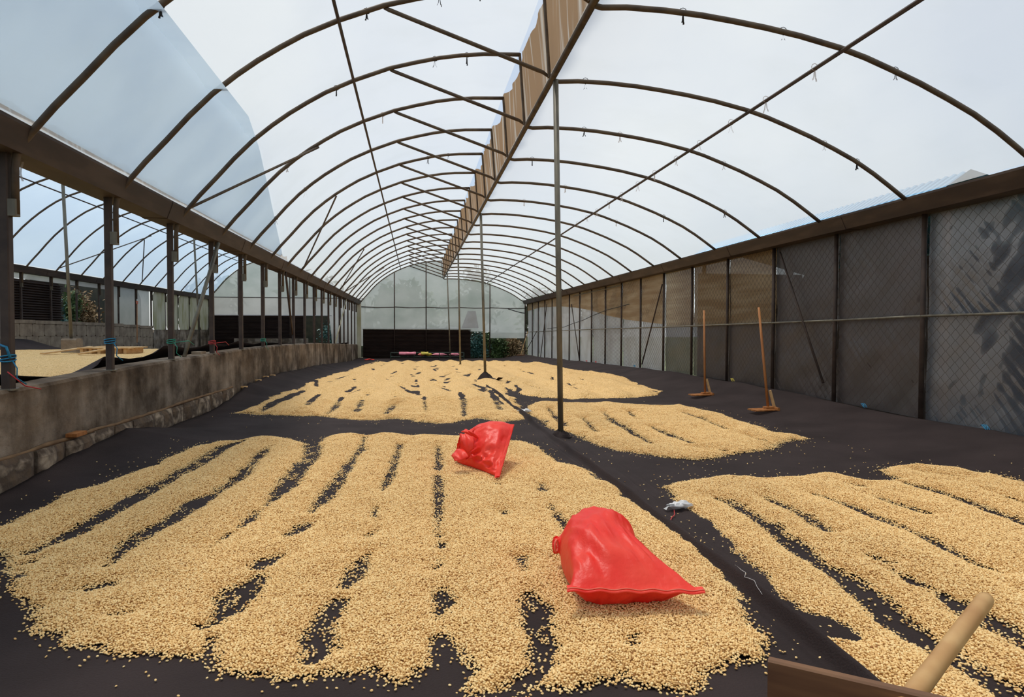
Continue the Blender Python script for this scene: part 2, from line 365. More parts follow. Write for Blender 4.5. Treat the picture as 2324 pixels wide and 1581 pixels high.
lip = [(-3.555 + .012*float(vn(yy*4, 0, 5)), yy, .265 + .025*float(fbm(yy*2, 1, 6))) for yy in np.arange(3.8, 13.6, .12)]
MB().tube(lip, .016 + .012*rng.random(len(lip)), 6).build('plaster_lip', mat('brown_lip', (136, 108, 78), (112, 86, 60), (6, 6, 6), .95), wall_left, smooth=True)
# pale corner column at the far end of the wall
MB().bar((-3.5, Y1-.35, float(zbase(Y1))-.1), (-3.5, Y1-.35, H+1.6), .24, .24).build('corner_column', M['panelc'], wall_left)

# ------------------------------------------------------------------ black ground cloths
def cloth_sheet(name, x0f, x1f, y0, y1, zf, nx, label, thick=.004, cl=1.0):
    ys = [y0]
    while ys[-1] < y1: ys.append(ys[-1] + (.05 if ys[-1] < 11 else .05*max(1, (ys[-1]/11)**1.7)))
    ys = np.array(ys); ys[-1] = y1
    t = np.linspace(0, 1, nx); t = 1-(1-t)**cl if cl > 0 else t**(-cl)
    X = x0f(ys)[:, None]*(1-t) + x1f(ys)[:, None]*t; Y = np.repeat(ys[:, None], nx, 1)
    Z = zf(X, Y)
    V = np.stack([X, Y, Z], -1).reshape(-1, 3); idx = np.arange(len(ys)*nx).reshape(len(ys), nx)
    Q = np.stack([idx[:-1, :-1], idx[:-1, 1:], idx[1:, 1:], idx[1:, :-1]], -1).reshape(-1, 4)
    me = fast_mesh(name, V, Q, M['cloth']); o = bpy.data.objects.new(name, me); COL.objects.link(o)
    so = o.modifiers.new('thickness', 'SOLIDIFY'); so.thickness = thick; so.offset = -1
    return tag(o, label, 'ground cloth')
def seam_x(y): return 1.79 + .05*vn(np.asarray(y)*.5, 3.0, 21) + .03*vn(np.asarray(y)*1.7, 1.0, 22)
def wr(x, y):
    a = .009*fbm(x*3, y*3, 31, 4)
    b = .02*np.clip(vn((x*.8+y*.25)*3.2, (y-x*.3)*.55, 33)-.32, 0, 1)*4          # a few sharp creases
    c = .014*np.clip(vn((x*.3+y)*1.2, (x-y*.2)*.35, 34)-.28, 0, 1)*3
    return a + b*.9 + c*1.5
def zL(x, y):
    z = zcloth(x, y) + wr(x, y)
    s = seam_x(y); d = x - s; am = (.062 + .04*vn(y*1.1, 7.0, 41)) * (1-sm(15, 18, y))
    z = z + am*np.exp(-((d+.045)/.036)**2) + am*.5*np.exp(-((d+.15+.05*vn(y*.8, 4., 49))/.035)**2)*(vn(y*.6, 2., 43)+.5)
    # folds where the cloth is pinned up along the wall
    w = np.clip((-2.5-x)/1.0, 0, 1)
    z = z + w*sm(13, 15, y)*.05*vn(y*2.6, x*1.2, 44) + w*(1-sm(13, 15, y))*.06*vn(y*.9+x, x*2, 45)
    return z
def zR(x, y):
    z = zcloth(x, y) + wr(x, y) - .012
    s = seam_x(y); d = x - s
    z = z + .05*np.exp(-((d-.18)/.2)**2)*np.clip(vn(d*15+.8*vn(y*.9, 1., 53), y*.7, 46)+.25, 0, 1)*(1-sm(14, 18, y)) + .035*sm(6.0, 6.9, x)*vn(y*1.1, x, 47)
    z = z + .06*np.exp(-((x-5.9)/.5)**2)*sm(12, 15, y)*(vn(y*.45, 1., 48)+.3)
    return z
cloth_sheet('ground_cloth', lambda y: np.full_like(y, -3.49), lambda y: seam_x(y)+.01, Y0+.3, Y1-.1, zL, 190,
            'black woven ground cloth pinned along the concrete wall, under the beans left of the seam', cl=1.9)
cloth_sheet('ground_cloth', lambda y: seam_x(y)-.06, lambda y: np.full_like(y, 7.13), Y0+.3, Y1-.1, zR, 190,
            'black woven ground cloth between the long seam and the plastic side wall', cl=-1.9)

# ------------------------------------------------------------------ roof
AL = [(-3.37, 1.78), (-3.2, 1.99), (-2.95, 2.27), (-2.7, 2.56), (-2.43, 2.84), (-2.15, 3.08), (-1.9, 3.27), (-1.63, 3.45), (-1.36, 3.615), (-.94, 3.82), (-.39, 4.04), (0, 4.15), (.38, 4.245), (.72, 4.305), (1.07, 4.345), (1.64, 4.372)]
AR = [(1.76, 3.275), (1.79, 3.235), (1.85, 3.225), (2.1, 3.245), (2.51, 3.243), (2.9, 3.222), (3.24, 3.188), (3.6, 3.145), (3.99, 3.085), (4.45, 2.99), (4.75, 2.905), (5.05, 2.80), (5.4, 2.67), (5.75, 2.52), (6.06, 2.375), (6.36, 2.20), (6.6, 2.04), (6.85, 1.867)]
DX = -10.68
def mapL(p): return p
def mapFarA(p): x, z = p; return (x+DX, z + .5 + .2*float(sm(-3.37, -.9, x)))
def mapFarR(p): x, z = p; return (x+DX, z + .70 - .77*float(sm(1.76, 6.85, x)))
def norm_off(P, d):
    P = np.asarray(P, float); T = np.gradient(P, axis=0); N = np.stack([-T[:, 1], T[:, 0]], 1); N /= np.linalg.norm(N, axis=1)[:, None]
    return P + N*d
def film_sheet(name, prof, y0, y1, material, parent, seed, nfirst):
    P = np.asarray(prof, float)
    # resample
    d = np.concatenate([[0], np.cumsum(np.linalg.norm(np.diff(P, axis=0), axis=1))]); t = np.linspace(0, d[-1], 30)
    P = np.stack([np.interp(t, d, P[:, 0]), np.interp(t, d, P[:, 1])], 1)
    N = norm_off(P, 1.0)-P; ys = np.arange(y0, y1+.01, .25); rows = []
    for y in ys:
        w = abs(math.sin(math.pi*(y-Yn(0))/2.0))
        s = .012 - .028*w*(.6+float(vn(y*.5, 2, seed)))
        q = P + N*(s + .012*fbm(t*1.2, y*.8, seed+1)[:, None])
        rows.append(np.stack([q[:, 0], np.full(len(q), y), q[:, 1]+H], 1))
    return MB().grid(np.array(rows)).build(name, material, parent, smooth=True)
def bend_tail(n, x, z, zb, side, parent):
    """lower end of an arch: in front of the gutter, bent down beside the post, held by a clamp"""
    pts = [(x, Yn(n), z), (x-.10*side, Yn(n), z-.13), (x-.15*side, Yn(n), z-.24), (x-.165*side, Yn(n), z-.36), (x-.165*side, Yn(n), zb)]
    return pts
def roof(name, fa, fr, ns, y0, y1, tails, seed):
    c = thing(name, (0, 0, 0), kind='structure')
    A = [fa(p) for p in AL]; Rr = [fr(p) for p in AR]
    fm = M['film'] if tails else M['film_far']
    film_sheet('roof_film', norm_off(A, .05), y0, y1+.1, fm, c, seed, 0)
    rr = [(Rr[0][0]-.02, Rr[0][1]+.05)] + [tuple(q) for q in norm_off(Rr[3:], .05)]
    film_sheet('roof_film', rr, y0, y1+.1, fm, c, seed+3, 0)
    for n in ns:
        yj = Yn(n); j = .012*random.uniform(-1, 1)
        pa = [(x, yj, z+H) for x, z in A]
        if tails: pa = bend_tail(n, A[0][0], A[0][1]+H, H+1.02, 1, c)[::-1][:-1] + pa
        else: pa = bend_tail(n, A[0][0], A[0][1]+H, H+A[0][1]-.75, 1, c)[::-1][:-1] + pa
        MB().tube(pa, .033, 8).build('arch_pipe', M['steel'], c, smooth=True)
        zc = pa[0][2]
        if yj < 32:
            MB().bar((pa[0][0]-.02, yj, zc-.02), (pa[0][0]-.02, yj, zc+.13), .085, .075).build('clamp', M['galv'], c)
        MB().tube([(x, yj, z+H) for x, z in Rr], .030, 8).build('arch_pipe', M['steel'], c, smooth=True)
        s0 = fa((-.39, 4.045)); s1 = Rr[0]
        a = np.array([s0[0], yj+.03, s0[1]+H-.02]); b = np.array([s1[0]-.12, yj+.03, s1[1]+H+.07])
        MB().tube([a, a+(b-a)*.03, a+(b-a)*.97, b, (s1[0]-.02, yj+.03, s1[1]+H+.0)], [.02, .028, .028, .026, .016], 8).build('strut', M['steel'], c, smooth=True)
        t1 = A[-1]
        MB().tube([(t1[0], yj, t1[1]+H+.02), (s1[0]-.04, yj, s1[1]+H)], .022, 6).build('upright', M['steel'], c)
    MB().tube([(Rr[0][0], y0, Rr[0][1]+H-.01), (Rr[0][0], y1, Rr[0][1]+H-.01)], .042, 8).build('ridge_pipe', M['steel'], c, smooth=True)
    pl = fa((-.935, 3.79)); MB().tube([(pl[0], y0, pl[1]+H), (pl[0], y1, pl[1]+H)], .022, 6).build('purlin', M['steel2'], c)
    pr_ = fr((4.45, 2.945)); MB().tube([(pr_[0], y0, pr_[1]+H), (pr_[0], y1, pr_[1]+H)], .022, 6).build('purlin', M['steel2'], c)
    # beige curtain closing the step between the two roof halves
    ys = np.arange(y0, y1+.05, .08); rows = []
    for y in ys:
        ph = (y-Yn(0))/2.0; sc = abs(math.sin(math.pi*ph))
        r = []
        for k in range(9):
            t = k/8.0
            x = A[-1][0]*(1-t) + (Rr[0][0]-.03)*t + .03 + (.12*vn(y*1.9, t*.8, seed+7)+.05*vn(y*6, t*.5, seed+8))*(1-.75*t)
            z = A[-1][1]*(1-t) + (Rr[0][1]-.0)*t + (.07 - .14*sc + .07*float(vn(y*2.3, 0, seed+9)))*(1-t)
            r.append((float(x)+.02, y, z+H))
        rows.append(r)
    MB().grid(np.array(rows)).build('step_curtain', M['curtain'], c, smooth=True)
    return c, A, Rr
roof_main, A_, R_ = roof('ceiling', mapL, mapL, range(-3, 18), Y0, Y1, True, 50)
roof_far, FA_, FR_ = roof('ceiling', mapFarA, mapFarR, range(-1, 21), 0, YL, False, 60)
# bluish sheet added for the shade along the lower left side of the roof
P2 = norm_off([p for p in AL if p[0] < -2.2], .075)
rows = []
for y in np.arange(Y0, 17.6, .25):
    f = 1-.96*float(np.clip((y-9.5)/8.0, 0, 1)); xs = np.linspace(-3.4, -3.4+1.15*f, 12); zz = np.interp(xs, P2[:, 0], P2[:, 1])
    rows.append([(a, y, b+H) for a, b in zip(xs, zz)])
MB().grid(np.array(rows)).build('roof_film', M['film_shade'], roof_main, smooth=True)
# diagonal braces in the roof
def arch_pt(A, x): xs = [p[0] for p in A]; return float(np.interp(x, xs, [p[1] for p in A]))
for (n, xa), (n2, xb) in (((1, -3.33), (2, -1.75)), ((6, -3.33), (4, -1.9)), ((11, -3.33), (9, -2.0)), ((12, -3.33), (14, -1.7))):
    MB().tube([(xa, Yn(n), arch_pt(AL, xa)+H-.02), (xb, Yn(n2), arch_pt(AL, xb)+H-.06)], .022, 6).build('brace', M['steel'], roof_main)
for (n, xa), (n2, xb) in (((10, -13.95), (12, -12.0)), ((14, -13.95), (12, -12.3))):
    MB().tube([(xa, Yn(n), arch_pt(FA_, xa)+H-.02), (xb, Yn(n2), arch_pt(FA_, xb)+H-.06)], .022, 6).build('brace', M['steel'], roof_far)
# strips of plastic tying the film to the pipes
def tie(p, L=.12, m='tie'):
    p = np.asarray(p); b = MB(); th_ = random.uniform(0, 6.28)
    for s in (-1, 1):
        d = np.array([math.cos(th_)*s, math.sin(th_)*s, 0])
        pts = [p + d*(.3*L*t) + np.array([0, 0, -L*t**.9 + .015*math.sin(9*t)]) for t in np.linspace(0, 1, 5)]
        w = np.array([-d[1], d[0], 0])*.008
        b.grid(np.array([[q-w*(1-.3*i/4), q+w*(1+.8*i/4)] for i, q in enumerate(pts)]))
    ring = [p + np.array([.04*math.cos(a), 0, .04+.04*math.sin(a)]) for a in np.linspace(0, 6.28, 9)]
    b.tube(ring, .004, 4, cap=False)
    b.build('tie', M[m], roof_main)
for n in range(-1, 5):
    for x in random.sample([-2.9, -2.3, -1.7, -1.2, -.6, .3, .8], 3 if n < 2 else 2):
        tie((x, Yn(n)+.0, arch_pt(AL, x)+H-.04), random.uniform(.06, .14), 'rope_black' if random.random() < .5 else 'tie')
    for x in random.sample([2.2, 2.7, 3.3, 3.8, 5.1, 5.6, 6.1], 3 if n < 2 else 2):
        tie((x, Yn(n)+.0, arch_pt(AR, x)+H-.03), random.uniform(.05, .10), 'rope_black' if random.random() < .6 else 'tie')
    for dy in (.45, 1.5):
        tie((4.45, Yn(n)+dy, 2.945+H-.02), random.uniform(.08, .14))

# ------------------------------------------------------------------ gutters
def gutter(xi, xo, zt, zb, y0, y1, label):
    prof = [(xi, zt), (xi+.03*np.sign(xo-xi), zt-.005), (xi+(xo-xi)*.22, zb+.012), (xo-(xo-xi)*.22, zb+.012), (xo-.03*np.sign(xo-xi), zt-.005), (xo, zt), (xo-.0, zt-.03), (xo-(xo-xi)*.16, zb), (xi+(xo-xi)*.16, zb), (xi, zt-.03)]
    t = thing('rain_gutter', ((xi+xo)/2, y0, zb), label, 'gutter')
    L = 4.0; y = y0
    while y < y1-.1:
        MB().extr(prof, y+.004, min(y+L, y1)-.004).build('gutter_length', M['gutter'], t)
        if y > y0: MB().extr([(a-.006*np.sign(xo-xi)*(-1 if abs(a-xo) < abs(a-xi) else 1), b-.006) for a, b in prof], y-.05, y+.05).build('joint_sleeve', M['gutter'], t)
        y += L
    return t
gutter(-3.385, -3.86, H+1.80, H+1.555, Y0, Y1, 'dark metal rain gutter along the post row above the low concrete wall')
gutter(6.86, 7.45, H+1.885, H+1.66, Y0, Y1, 'dark metal rain gutter along the top of the plastic side wall')
gutter(-14.06, -14.55, H+2.28, H+2.04, 8, YL, 'brown rain gutter above the block wall beyond the raised terrace')

# ------------------------------------------------------------------ posts on the concrete wall
for k, n in enumerate(range(-2, 18)):
    y = Yn(n)
    if n == 17: y -= .15
    z0 = float(walltop(y)); x = -3.62
    lab = 'nearest steel post on the concrete wall, at the left edge of the picture' if n == -1 else ORD[max(n, 0)+1 if n >= 0 else 0] + ' steel post along the low concrete wall, counted from the near end'
    if n == -2: lab = 'steel post on the concrete wall just outside the left edge of the picture'
    t = thing('steel_post', (x, y, z0-.02), lab, 'post', 'posts on the low concrete wall')
    w = .085 if n == -1 else .075
    MB().bar((x, y, z0-.02), (x, y, H+1.575), w, w).build('shaft', M['steel2'], t)
    if n < 8:
        MB().bar((x, y, z0-.01), (x, y, z0+.006), .13, .13).build('foot_plate', M['galv'], t)
    if n in (-1, 0, 1, 2, 4):
        mm = M[{-1: 'rope_blue', 0: 'rope_blue', 1: 'rope_green', 2: 'rope_red', 4: 'rope_green'}[n]]
        zz = z0 + {-1: .26, 0: .33, 1: .25, 2: .18, 4: .15}[n]; b = MB()
        for q in range(3):
            b.tube([(x+.058*math.cos(a), y+.058*math.sin(a), zz+.018*q+.012*math.sin(a+q)) for a in np.linspace(0, 6.28, 13)], .007, 5, cap=False)
        b.tube([(x+.05, y-.03, zz), (x+.10, y-.05, zz-.07), (x+.08, y-.02, zz-.16), (x+.12, y+.05, zz-.22)], .006, 5)
        if n == -1: b.tube([(x+.04, y-.04, zz+.02), (x+.02, y-.06, zz+.12), (x-.04, y-.05, zz+.14)], .012, 5)
        if n in (1, 2): b.tube([(x+.05, y, zz), (x+.15, y+.3, zz+.02), (x+.1, y+.7, zz-.05)], .006, 5)
        b.build('rope', mm, t, smooth=True)
    if n in (-1,):
        MB().tube([(x+.02, y-.05, z0+.16), (x+.09, y-.02, z0+.08), (x+.07, y+.12, z0+.02), (x+.09, y+.34, z0-.03)], .006, 5).build('string', M['rope_red'], t, smooth=True)
# slanting prop on the wall
p0 = onX(418, 812, -3.66); p1 = onY(507, 540, Yn(2))
tag(MB().tube([(-3.66, p0[1], float(walltop(p0[1]))), (-3.46, Yn(2)-.12, H+1.52)], .032, 8).build('slanting_prop', M['galv'], base=(-3.66, p0[1], float(walltop(p0[1]))), smooth=True),
    'pale pipe slanting from the concrete wall up to the gutter', 'prop')
tag(MB().tube([(-3.68, Yn(12)-1.2, float(walltop(Yn(12)-1.2))), (-3.48, Yn(13)-.15, H+1.50)], .03, 8).build('slanting_prop', M['panelc'], base=(-3.68, Yn(12)-1.2, float(walltop(Yn(12)-1.2))), smooth=True),
    'whitish pipe slanting up to the gutter near the far end of the concrete wall', 'prop')
tag(MB().tube([(-3.68, Yn(6)+.3, float(walltop(Yn(6)+.3))), (-3.5, Yn(5)+.2, H+1.53)], .03, 8).build('slanting_prop', M['steel2'], base=(-3.68, Yn(6)+.3, float(walltop(Yn(6)+.3))), smooth=True),
    'dark pipe slanting up to the gutter midway along the concrete wall', 'prop')

# ------------------------------------------------------------------ poles under the ridge
for k, (n, bx, by, lab) in enumerate(((0, 1.885, 8.47, 'tall steel pole standing in the seam beside the mid right bean patch'), (5, 1.93, 18.45, 'steel pole with a lump of black cloth round its foot, amid the far beans'),
                                      (10, 1.90, 28.5, 'thin steel pole deep in the far beans with scraps at its foot'), (15, 1.98, 38.4, 'farthest steel pole standing in the beans near the end wall'))):
    zb = float(zcloth(bx, by)); t = thing('support_pole', (bx, by, zb), lab, 'pole', 'poles under the ridge pipe')
    MB().tube([(bx, by, zb-.01), (1.80, Yn(n)-.01, H+3.24)], .037, 10).build('shaft', M['galv'], t, smooth=True)
    if k < 3:
        b = MB(); r0 = [.13, .26, .2][k]
        Gr = []
        for i in range(9):
            tt = i/8.0; rr = r0*(1-tt)**.8 + .045*tt; zz = zb + [.08, .22, .12][k]*tt**1.3
            Gr.append([(bx + rr*(1+.35*float(vn(a*2.2, tt*2, 80+k)))*math.cos(a), by + rr*(1+.35*float(vn(a*2.2, tt*2, 90+k)))*math.sin(a), zz+.04*float(vn(a*3, tt*3, 85))*(tt > 0)) for a in np.linspace(0, 2*math.pi, 28, endpoint=False)])
        b.grid(np.array(Gr), close=True)
        if k == 1:
            b.grid(np.array([[(bx+.02+.14*q, by-.05-.42*q, zb+.16*(1-q)**2+.03), (bx+.10+.18*q, by+.02-.40*q, zb+.14*(1-q)**2+.02)] for q in np.linspace(0, 1.8, 9)]))
        b.build('cloth_wrap', M['cloth'], t, smooth=True)
# ------------------------------------------------------------------ plastic side wall on the right
XW = 7.17
wall_right = thing('wall_right', (XW, 0, 0), kind='structure')
def rail_z(y): return float(np.interp(y, [0, 8.5, 10.5, 18.5, 26.5, 38.5, 43], [1.64, 1.612, 1.576, 1.49, 1.428, 1.30, 1.25]))
def wz(y): return float(zcloth(7.15, y))
for n in range(-3, 18):
    y = Yn(n)
    MB().tube([(XW, y, wz(y)-.06), (XW, y, H+1.68)], .036 if n < 3 else .032, 8).build('post', M['steel2'], wall_right, smooth=True)
for n in range(-3, 17):
    MB().tube([(XW-.02, Yn(n), rail_z(Yn(n))), (XW-.02, Yn(n+1), rail_z(Yn(n+1)))], .02, 6).build('rail', M['galv'], wall_right, smooth=True)
def sheet(zlo, zhi, k, m, seed, x=7.235, amp=.03, nm='plastic_sheet', rows_=14, fold=0.0):
    if fold: rows_ = 56
    ys = np.linspace(Yn(k)+.01, Yn(k+1)-.01, 90 if fold else 22); G = []
    for i in range(rows_):
        t = i/(rows_-1.0); zz = np.array([zlo(y)*(1-t)+zhi(y)*t for y in ys]); a = amp*fbm(ys*1.4+t*2, t*1.6-ys*.5, seed)
        if fold:   # tight diagonal pleats in the stretched plastic
            s_ = vn((ys-zz*.95)*17, (ys+zz)*.35, seed+50); a = a + fold*np.clip(s_+.1, 0, 1)*sm(-.15, .3, vn(ys*.9, zz*.9, seed+52)+.12*(t-.3))
        G.append(list(zip(x+a, ys, zz)))
    return MB().grid(np.array(G)).build(nm, m, wall_right, smooth=True)
ztop = lambda y: H+1.70
NE = sorted([(float(p[1]), float(p[2])) for p in (onX(u, v, 7.26) for u, v in ((1507, 735), (1426, 725), (1375, 714), (1345, 704), (1312, 698), (1276, 695), (1228, 697), (1203, 705)))])
net_lo = lambda y: float(np.interp(y, [a for a, b in NE], [b for a, b in NE]))
for k in range(-3, 17):
    lowm = M['clear'] if k < 0 else M['dim'] if k < 5 else M['milky']
    upm = M['clear'] if k < 0 else M['dim'] if k < 2 else M['net'] if k < 5 else M['milky']
    sheet(lambda y: wz(y)-.03, rail_z, k, lowm, 100+k, fold=.020 if k < 0 else .014 if k < 5 else 0)
    sheet(rail_z, ztop, k, upm, 130+k, fold=.034 if k < 0 else .016 if k < 5 else .010 if k < 8 else 0)
    if k >= 5: sheet(net_lo, ztop, k, M['net'], 160+k, x=7.20, amp=.035, nm='netting')
def wallpipe(name, a, b, r, m):
    p = onX(*a, 7.13); q = onX(*b, 7.13)
    p[2] = max(p[2], wz(p[1])); q[2] = max(q[2], wz(q[1]))
    MB().tube([p, q], r, 6).build(name, m, wall_right, smooth=True)
for a, b in (((1770, 572), (1868, 868)), ((1503, 645), (1457, 826)), ((1297, 690), (1315, 822)), ((1241, 690), (1227, 812)), ((1218, 752), (1192, 800))):
    wallpipe('brace', a, b, .022, M['steel2'])
ed = [onX(u, v, 7.14) for u, v in ((1242, 745), (1280, 742), (1300, 734), (1322, 727), (1345, 716), (1378, 703), (1410, 695), (1428, 690))]
MB().tube(ed, .014, 5).build('torn_edge', M['rope_black'], wall_right, smooth=True)
MB().tube([onX(u, v, 7.14) for u, v in ((1302, 672), (1345, 662), (1410, 648))], .02, 5).build('rail', M['galv'], wall_right, smooth=True)
# chain link over the sheet
b = MB(); V = []; Fq = []; y = Yn(-2); cnt = 0; sp = .078
while y < Yn(9):
    z0 = wz(y)+.0; z1 = H+1.68; nz = int((z1-z0)/(sp*.95)); 
    for i in range(nz+1):
        s = 1 if ((i+cnt) % 2) else -1; yy = y + s*sp*.52; zz = z0 + i*sp*.95; xx = 7.20 + .004*s
        V += [(xx+.003, yy, zz), (xx-.0018, yy+.003, zz), (xx-.0018, yy-.003, zz)]
        if i:
            c0 = len(V)-6
            Fq += [(c0, c0+1, c0+4, c0+3), (c0+1, c0+2, c0+5, c0+4), (c0+2, c0, c0+3, c0+5)]
    y += sp*1.04; cnt += 1
me = fast_mesh('chain_link', np.array(V)-np.array([XW, 0, 0]), Fq, M['wire'], False)
o = bpy.data.objects.new('chain_link', me); COL.objects.link(o); o.parent = wall_right; o['kind'] = 'stuff'
# knots of string along the foot of the wall
for k, (u, v, c) in enumerate(((1662, 858, 'yellow'), (1960, 912, 'rope_blue'), (2235, 992, 'rope_blue'), (1331, 820, 'rope_red'), (1352, 818, 'rope_red'), (1440, 824, 'rope_blue'))):
    p = onX(u, v, 7.09); p[2] = wz(p[1])+.03
    b = MB()
    for q in range(3): b.tube([p + np.array([.03*math.sin(a+q*2), .05*math.cos(a*1.3+q), .0+.03*math.sin(a*2+q)]) for a in np.linspace(0, 4, 12)], .004, 5)
    b.build('string_knot', M[c], wall_right, smooth=True)

# ------------------------------------------------------------------ end wall
wall_back = thing('wall_back', (0, Y1, 0), kind='structure')
def arch_h(x): return (arch_pt(AL, x) if x < 1.68 else arch_pt(AR, x)) + H
BAR = H+1.40
px_ = [-3.45, -1.34, .65, 2.75, 4.74, 7.05]
for i, x in enumerate(px_):
    zt = min(arch_h(max(min(x, 6.85), -3.36)), 99); 
    MB().tube([(x, Y1, -.6), (x, Y1, zt)], .045 if i in (0, 5) else .035, 8).build('post', M['steel2'], wall_back, smooth=True)
for a, b_ in zip(px_[:-1], px_[1:]):
    MB().tube([(a, Y1-.03, BAR+.02), ((a+b_)/2, Y1-.03, BAR-.02), (b_, Y1-.03, BAR)], .03, 6).build('rail', M['steel2'], wall_back, smooth=True)
    xs = np.linspace(a, b_, 12)
    G = [[(x, Y1+.04+.03*float(vn(x*2, t*3, 7)), BAR*(1-t) + (arch_h(max(min(x, 6.8), -3.3))+.02)*t) for x in xs] for t in np.linspace(0, 1, 8)]
    MB().grid(np.array(G)).build('screen_panel', M['screen'], wall_back, smooth=True)
    zl = H-.02 if a < 4 else H-.45
    G = [[(x, Y1+.04+.03*float(vn(x*2, t*3, 8)), (zl-.1*(x > 3.4))*(1-t)+BAR*t) for x in xs] for t in np.linspace(0, 1, 8)]
    MB().grid(np.array(G)).build('screen_panel', M['screen'] if i % 2 else M['screen2'], wall_back, smooth=True)
MB().tube([(-3.3, Y1-.06, H+.0), (3.5, Y1-.06, H-.02)], .025, 6).build('rail', M['galv'], wall_back, smooth=True)
MB().box((-3.3, Y1+.16, -.6), (3.5, Y1+.20, H+.08)).build('slat_light_stop', M['louvre'], wall_back)  # dark panel added so light does not come through the slats
z = H+.02; i = 0
while z > -.55:
    MB().bar((-3.3, Y1+.09, z), (3.48, Y1+.09, z), .075, .02, up=(0, .6, .8)).build('slat', M['louvre'], wall_back); z -= .085; i += 1
# a loose white sheet and rope on the end wall
G = [[(x, Y1-.08+.02*math.sin(9*x), zz) for x in np.linspace(2.9+.4*t, 4.0-.2*t, 6)] for t, zz in zip(np.linspace(0, 1, 6), np.linspace(H+.1, H+1.2, 6))]
MB().grid(np.array(G)).build('loose_sheet', M['milky'], wall_back, smooth=True)
MB().tube([(5.9, Y1-.1, BAR-.05), (6.4, Y1-.1, BAR-.2), (6.8, Y1-.1, BAR-.3), (7.0, Y1-.1, BAR-.32)], .03, 6).build('hose', M['rope_black'], wall_back, smooth=True)

# ------------------------------------------------------------------ raised terrace on the left
ys = np.arange(-2, YL+.5, 2.0)
G = np.array([[(x, y, float(zterr(y))-.03) for x in (-14.4, -9, -3.87)] for y in ys]); lo = G.copy(); lo[..., 2] = -.74
tag(MB().grid(G).grid(lo[:, ::-1]).build('floor', M['earth']), kind='structure')
E2 = [onX(u, v, -3.84) for u, v in ((6, 850), (28, 850), (75, 853), (129, 854.5), (172, 852), (204, 846), (232, 826.5), (245, 807), (258, 809), (301, 813.6), (333, 809), (361, 798.6), (379, 783.5), (398, 783.5), (430, 790), (462, 785.7), (482, 779), (520, 783), (545, 773), (580, 781), (597, 776), (640, 778))]
e2y = [-2, 5] + [float(p[1]) for p in E2] + [30, 60]; e2z = [.9, 1.0] + [float(p[2]) for p in E2] + [.75, .4]
def zT(x, y):
    zt = zterr(y); e = np.maximum(np.interp(y, e2y, e2z), zt)
    t = np.clip((x+4.75)/.85, 0, 1)
    z = zt + (e-zt)*t**1.7 + .01*fbm(x*2, y*2, 71)
    w = sm(-13.0, -13.9, x) if False else np.clip((-12.7-x)/1.2, 0, 1)
    return z + w**1.3*.42*sm(17, 20, y)*(1-sm(26.0, 28.5, y))
cloth_sheet('ground_cloth', lambda y: np.full_like(y, -14.12), lambda y: np.full_like(y, -3.89), 1.0, 40.0, zT, 110,
            'black ground cloth on the raised terrace, pulled up against the posts on the wall')
# poles of the terrace bay
for k, (yy, yt, lab) in enumerate(((18.8, 18.5, 'thin pole standing in a concrete block on the raised terrace'), (29.2, 28.6, 'thin pole farther back on the raised terrace, seen between the posts'))):
    zb = float(zterr(yy)); t = thing('support_pole', (-8.92, yy, zb), lab, 'pole', 'poles of the terrace bay')
    MB().tube([(-8.92, yy, zb), (-8.94, yt, H+3.95)], .04, 10).build('shaft', M['galv'], t, smooth=True)
    if k == 0: MB().box((-9.10, yy-.18, zb-.02), (-8.74, yy+.18, zb+.42)).build('block_base', M['block'], t)
tag(MB().tube([(-8.7, 9, H+4.0), (-8.75, 19, H+3.86), (-8.7, 32, H+3.9)], .006, 5).build('overhead_string', M['rope_red'], base=(-8.7, 9, H+4.0)), 'thin red string stretched under the terrace roof', 'string')
# block wall, slatted screen and posts beyond the terrace
XB = -14.25
wall_outer = thing('wall_outer', (XB, 20, 0), kind='structure')
def btop(y): return float(np.interp(y, [14, 26.4, 33.4, 38.6], [1.76, 1.72, 1.66, 1.54]))
MB().grid(np.array([[(XB-.02, y, z) for z in (.1, btop(y)-.02)] for y in np.arange(14, 38.61, 1.23)])).build('mortar_bed', M['mortar'], wall_outer)
blk = {}
def block(y0, y1, z0, z1, nm='block', m=M['block'], d=.05):
    b = MB().box((XB-.14, y0, z0), (XB+d*.5, y1, z1)); return b.build(nm, m, wall_outer)
for c in range(3):
    y = 14.0 + (.42 if c % 2 else 0)
    while y < 38.4:
        ln = .82; ye = min(y+ln, 38.6); t = btop((y+ye)/2)-.14; z1 = t-.47*c; block(y+.012, ye-.012, z1-.458, z1-.0)
        y += ln
y = 14.0
while y < 38.5:
    ye = min(y+1.9, 38.6); block(y+.006, ye-.006, btop((y+ye)/2)-.13, btop((y+ye)/2), 'coping', M['block'], .09); y += 1.9
# low stained wall and pale upright sheets past the blocks
MB().box((XB-.15, 38.6, .0), (XB+.06, YL, 1.35)).build('low_wall', M['concrete'], wall_outer)
y = 38.7
while y < YL-.3:
    MB().box((XB-.03, y+.05, 1.35), (XB+.0, min(y+1.9, YL), H+2.05)).build('sheet', M['panelc'], wall_outer); y += 2.0
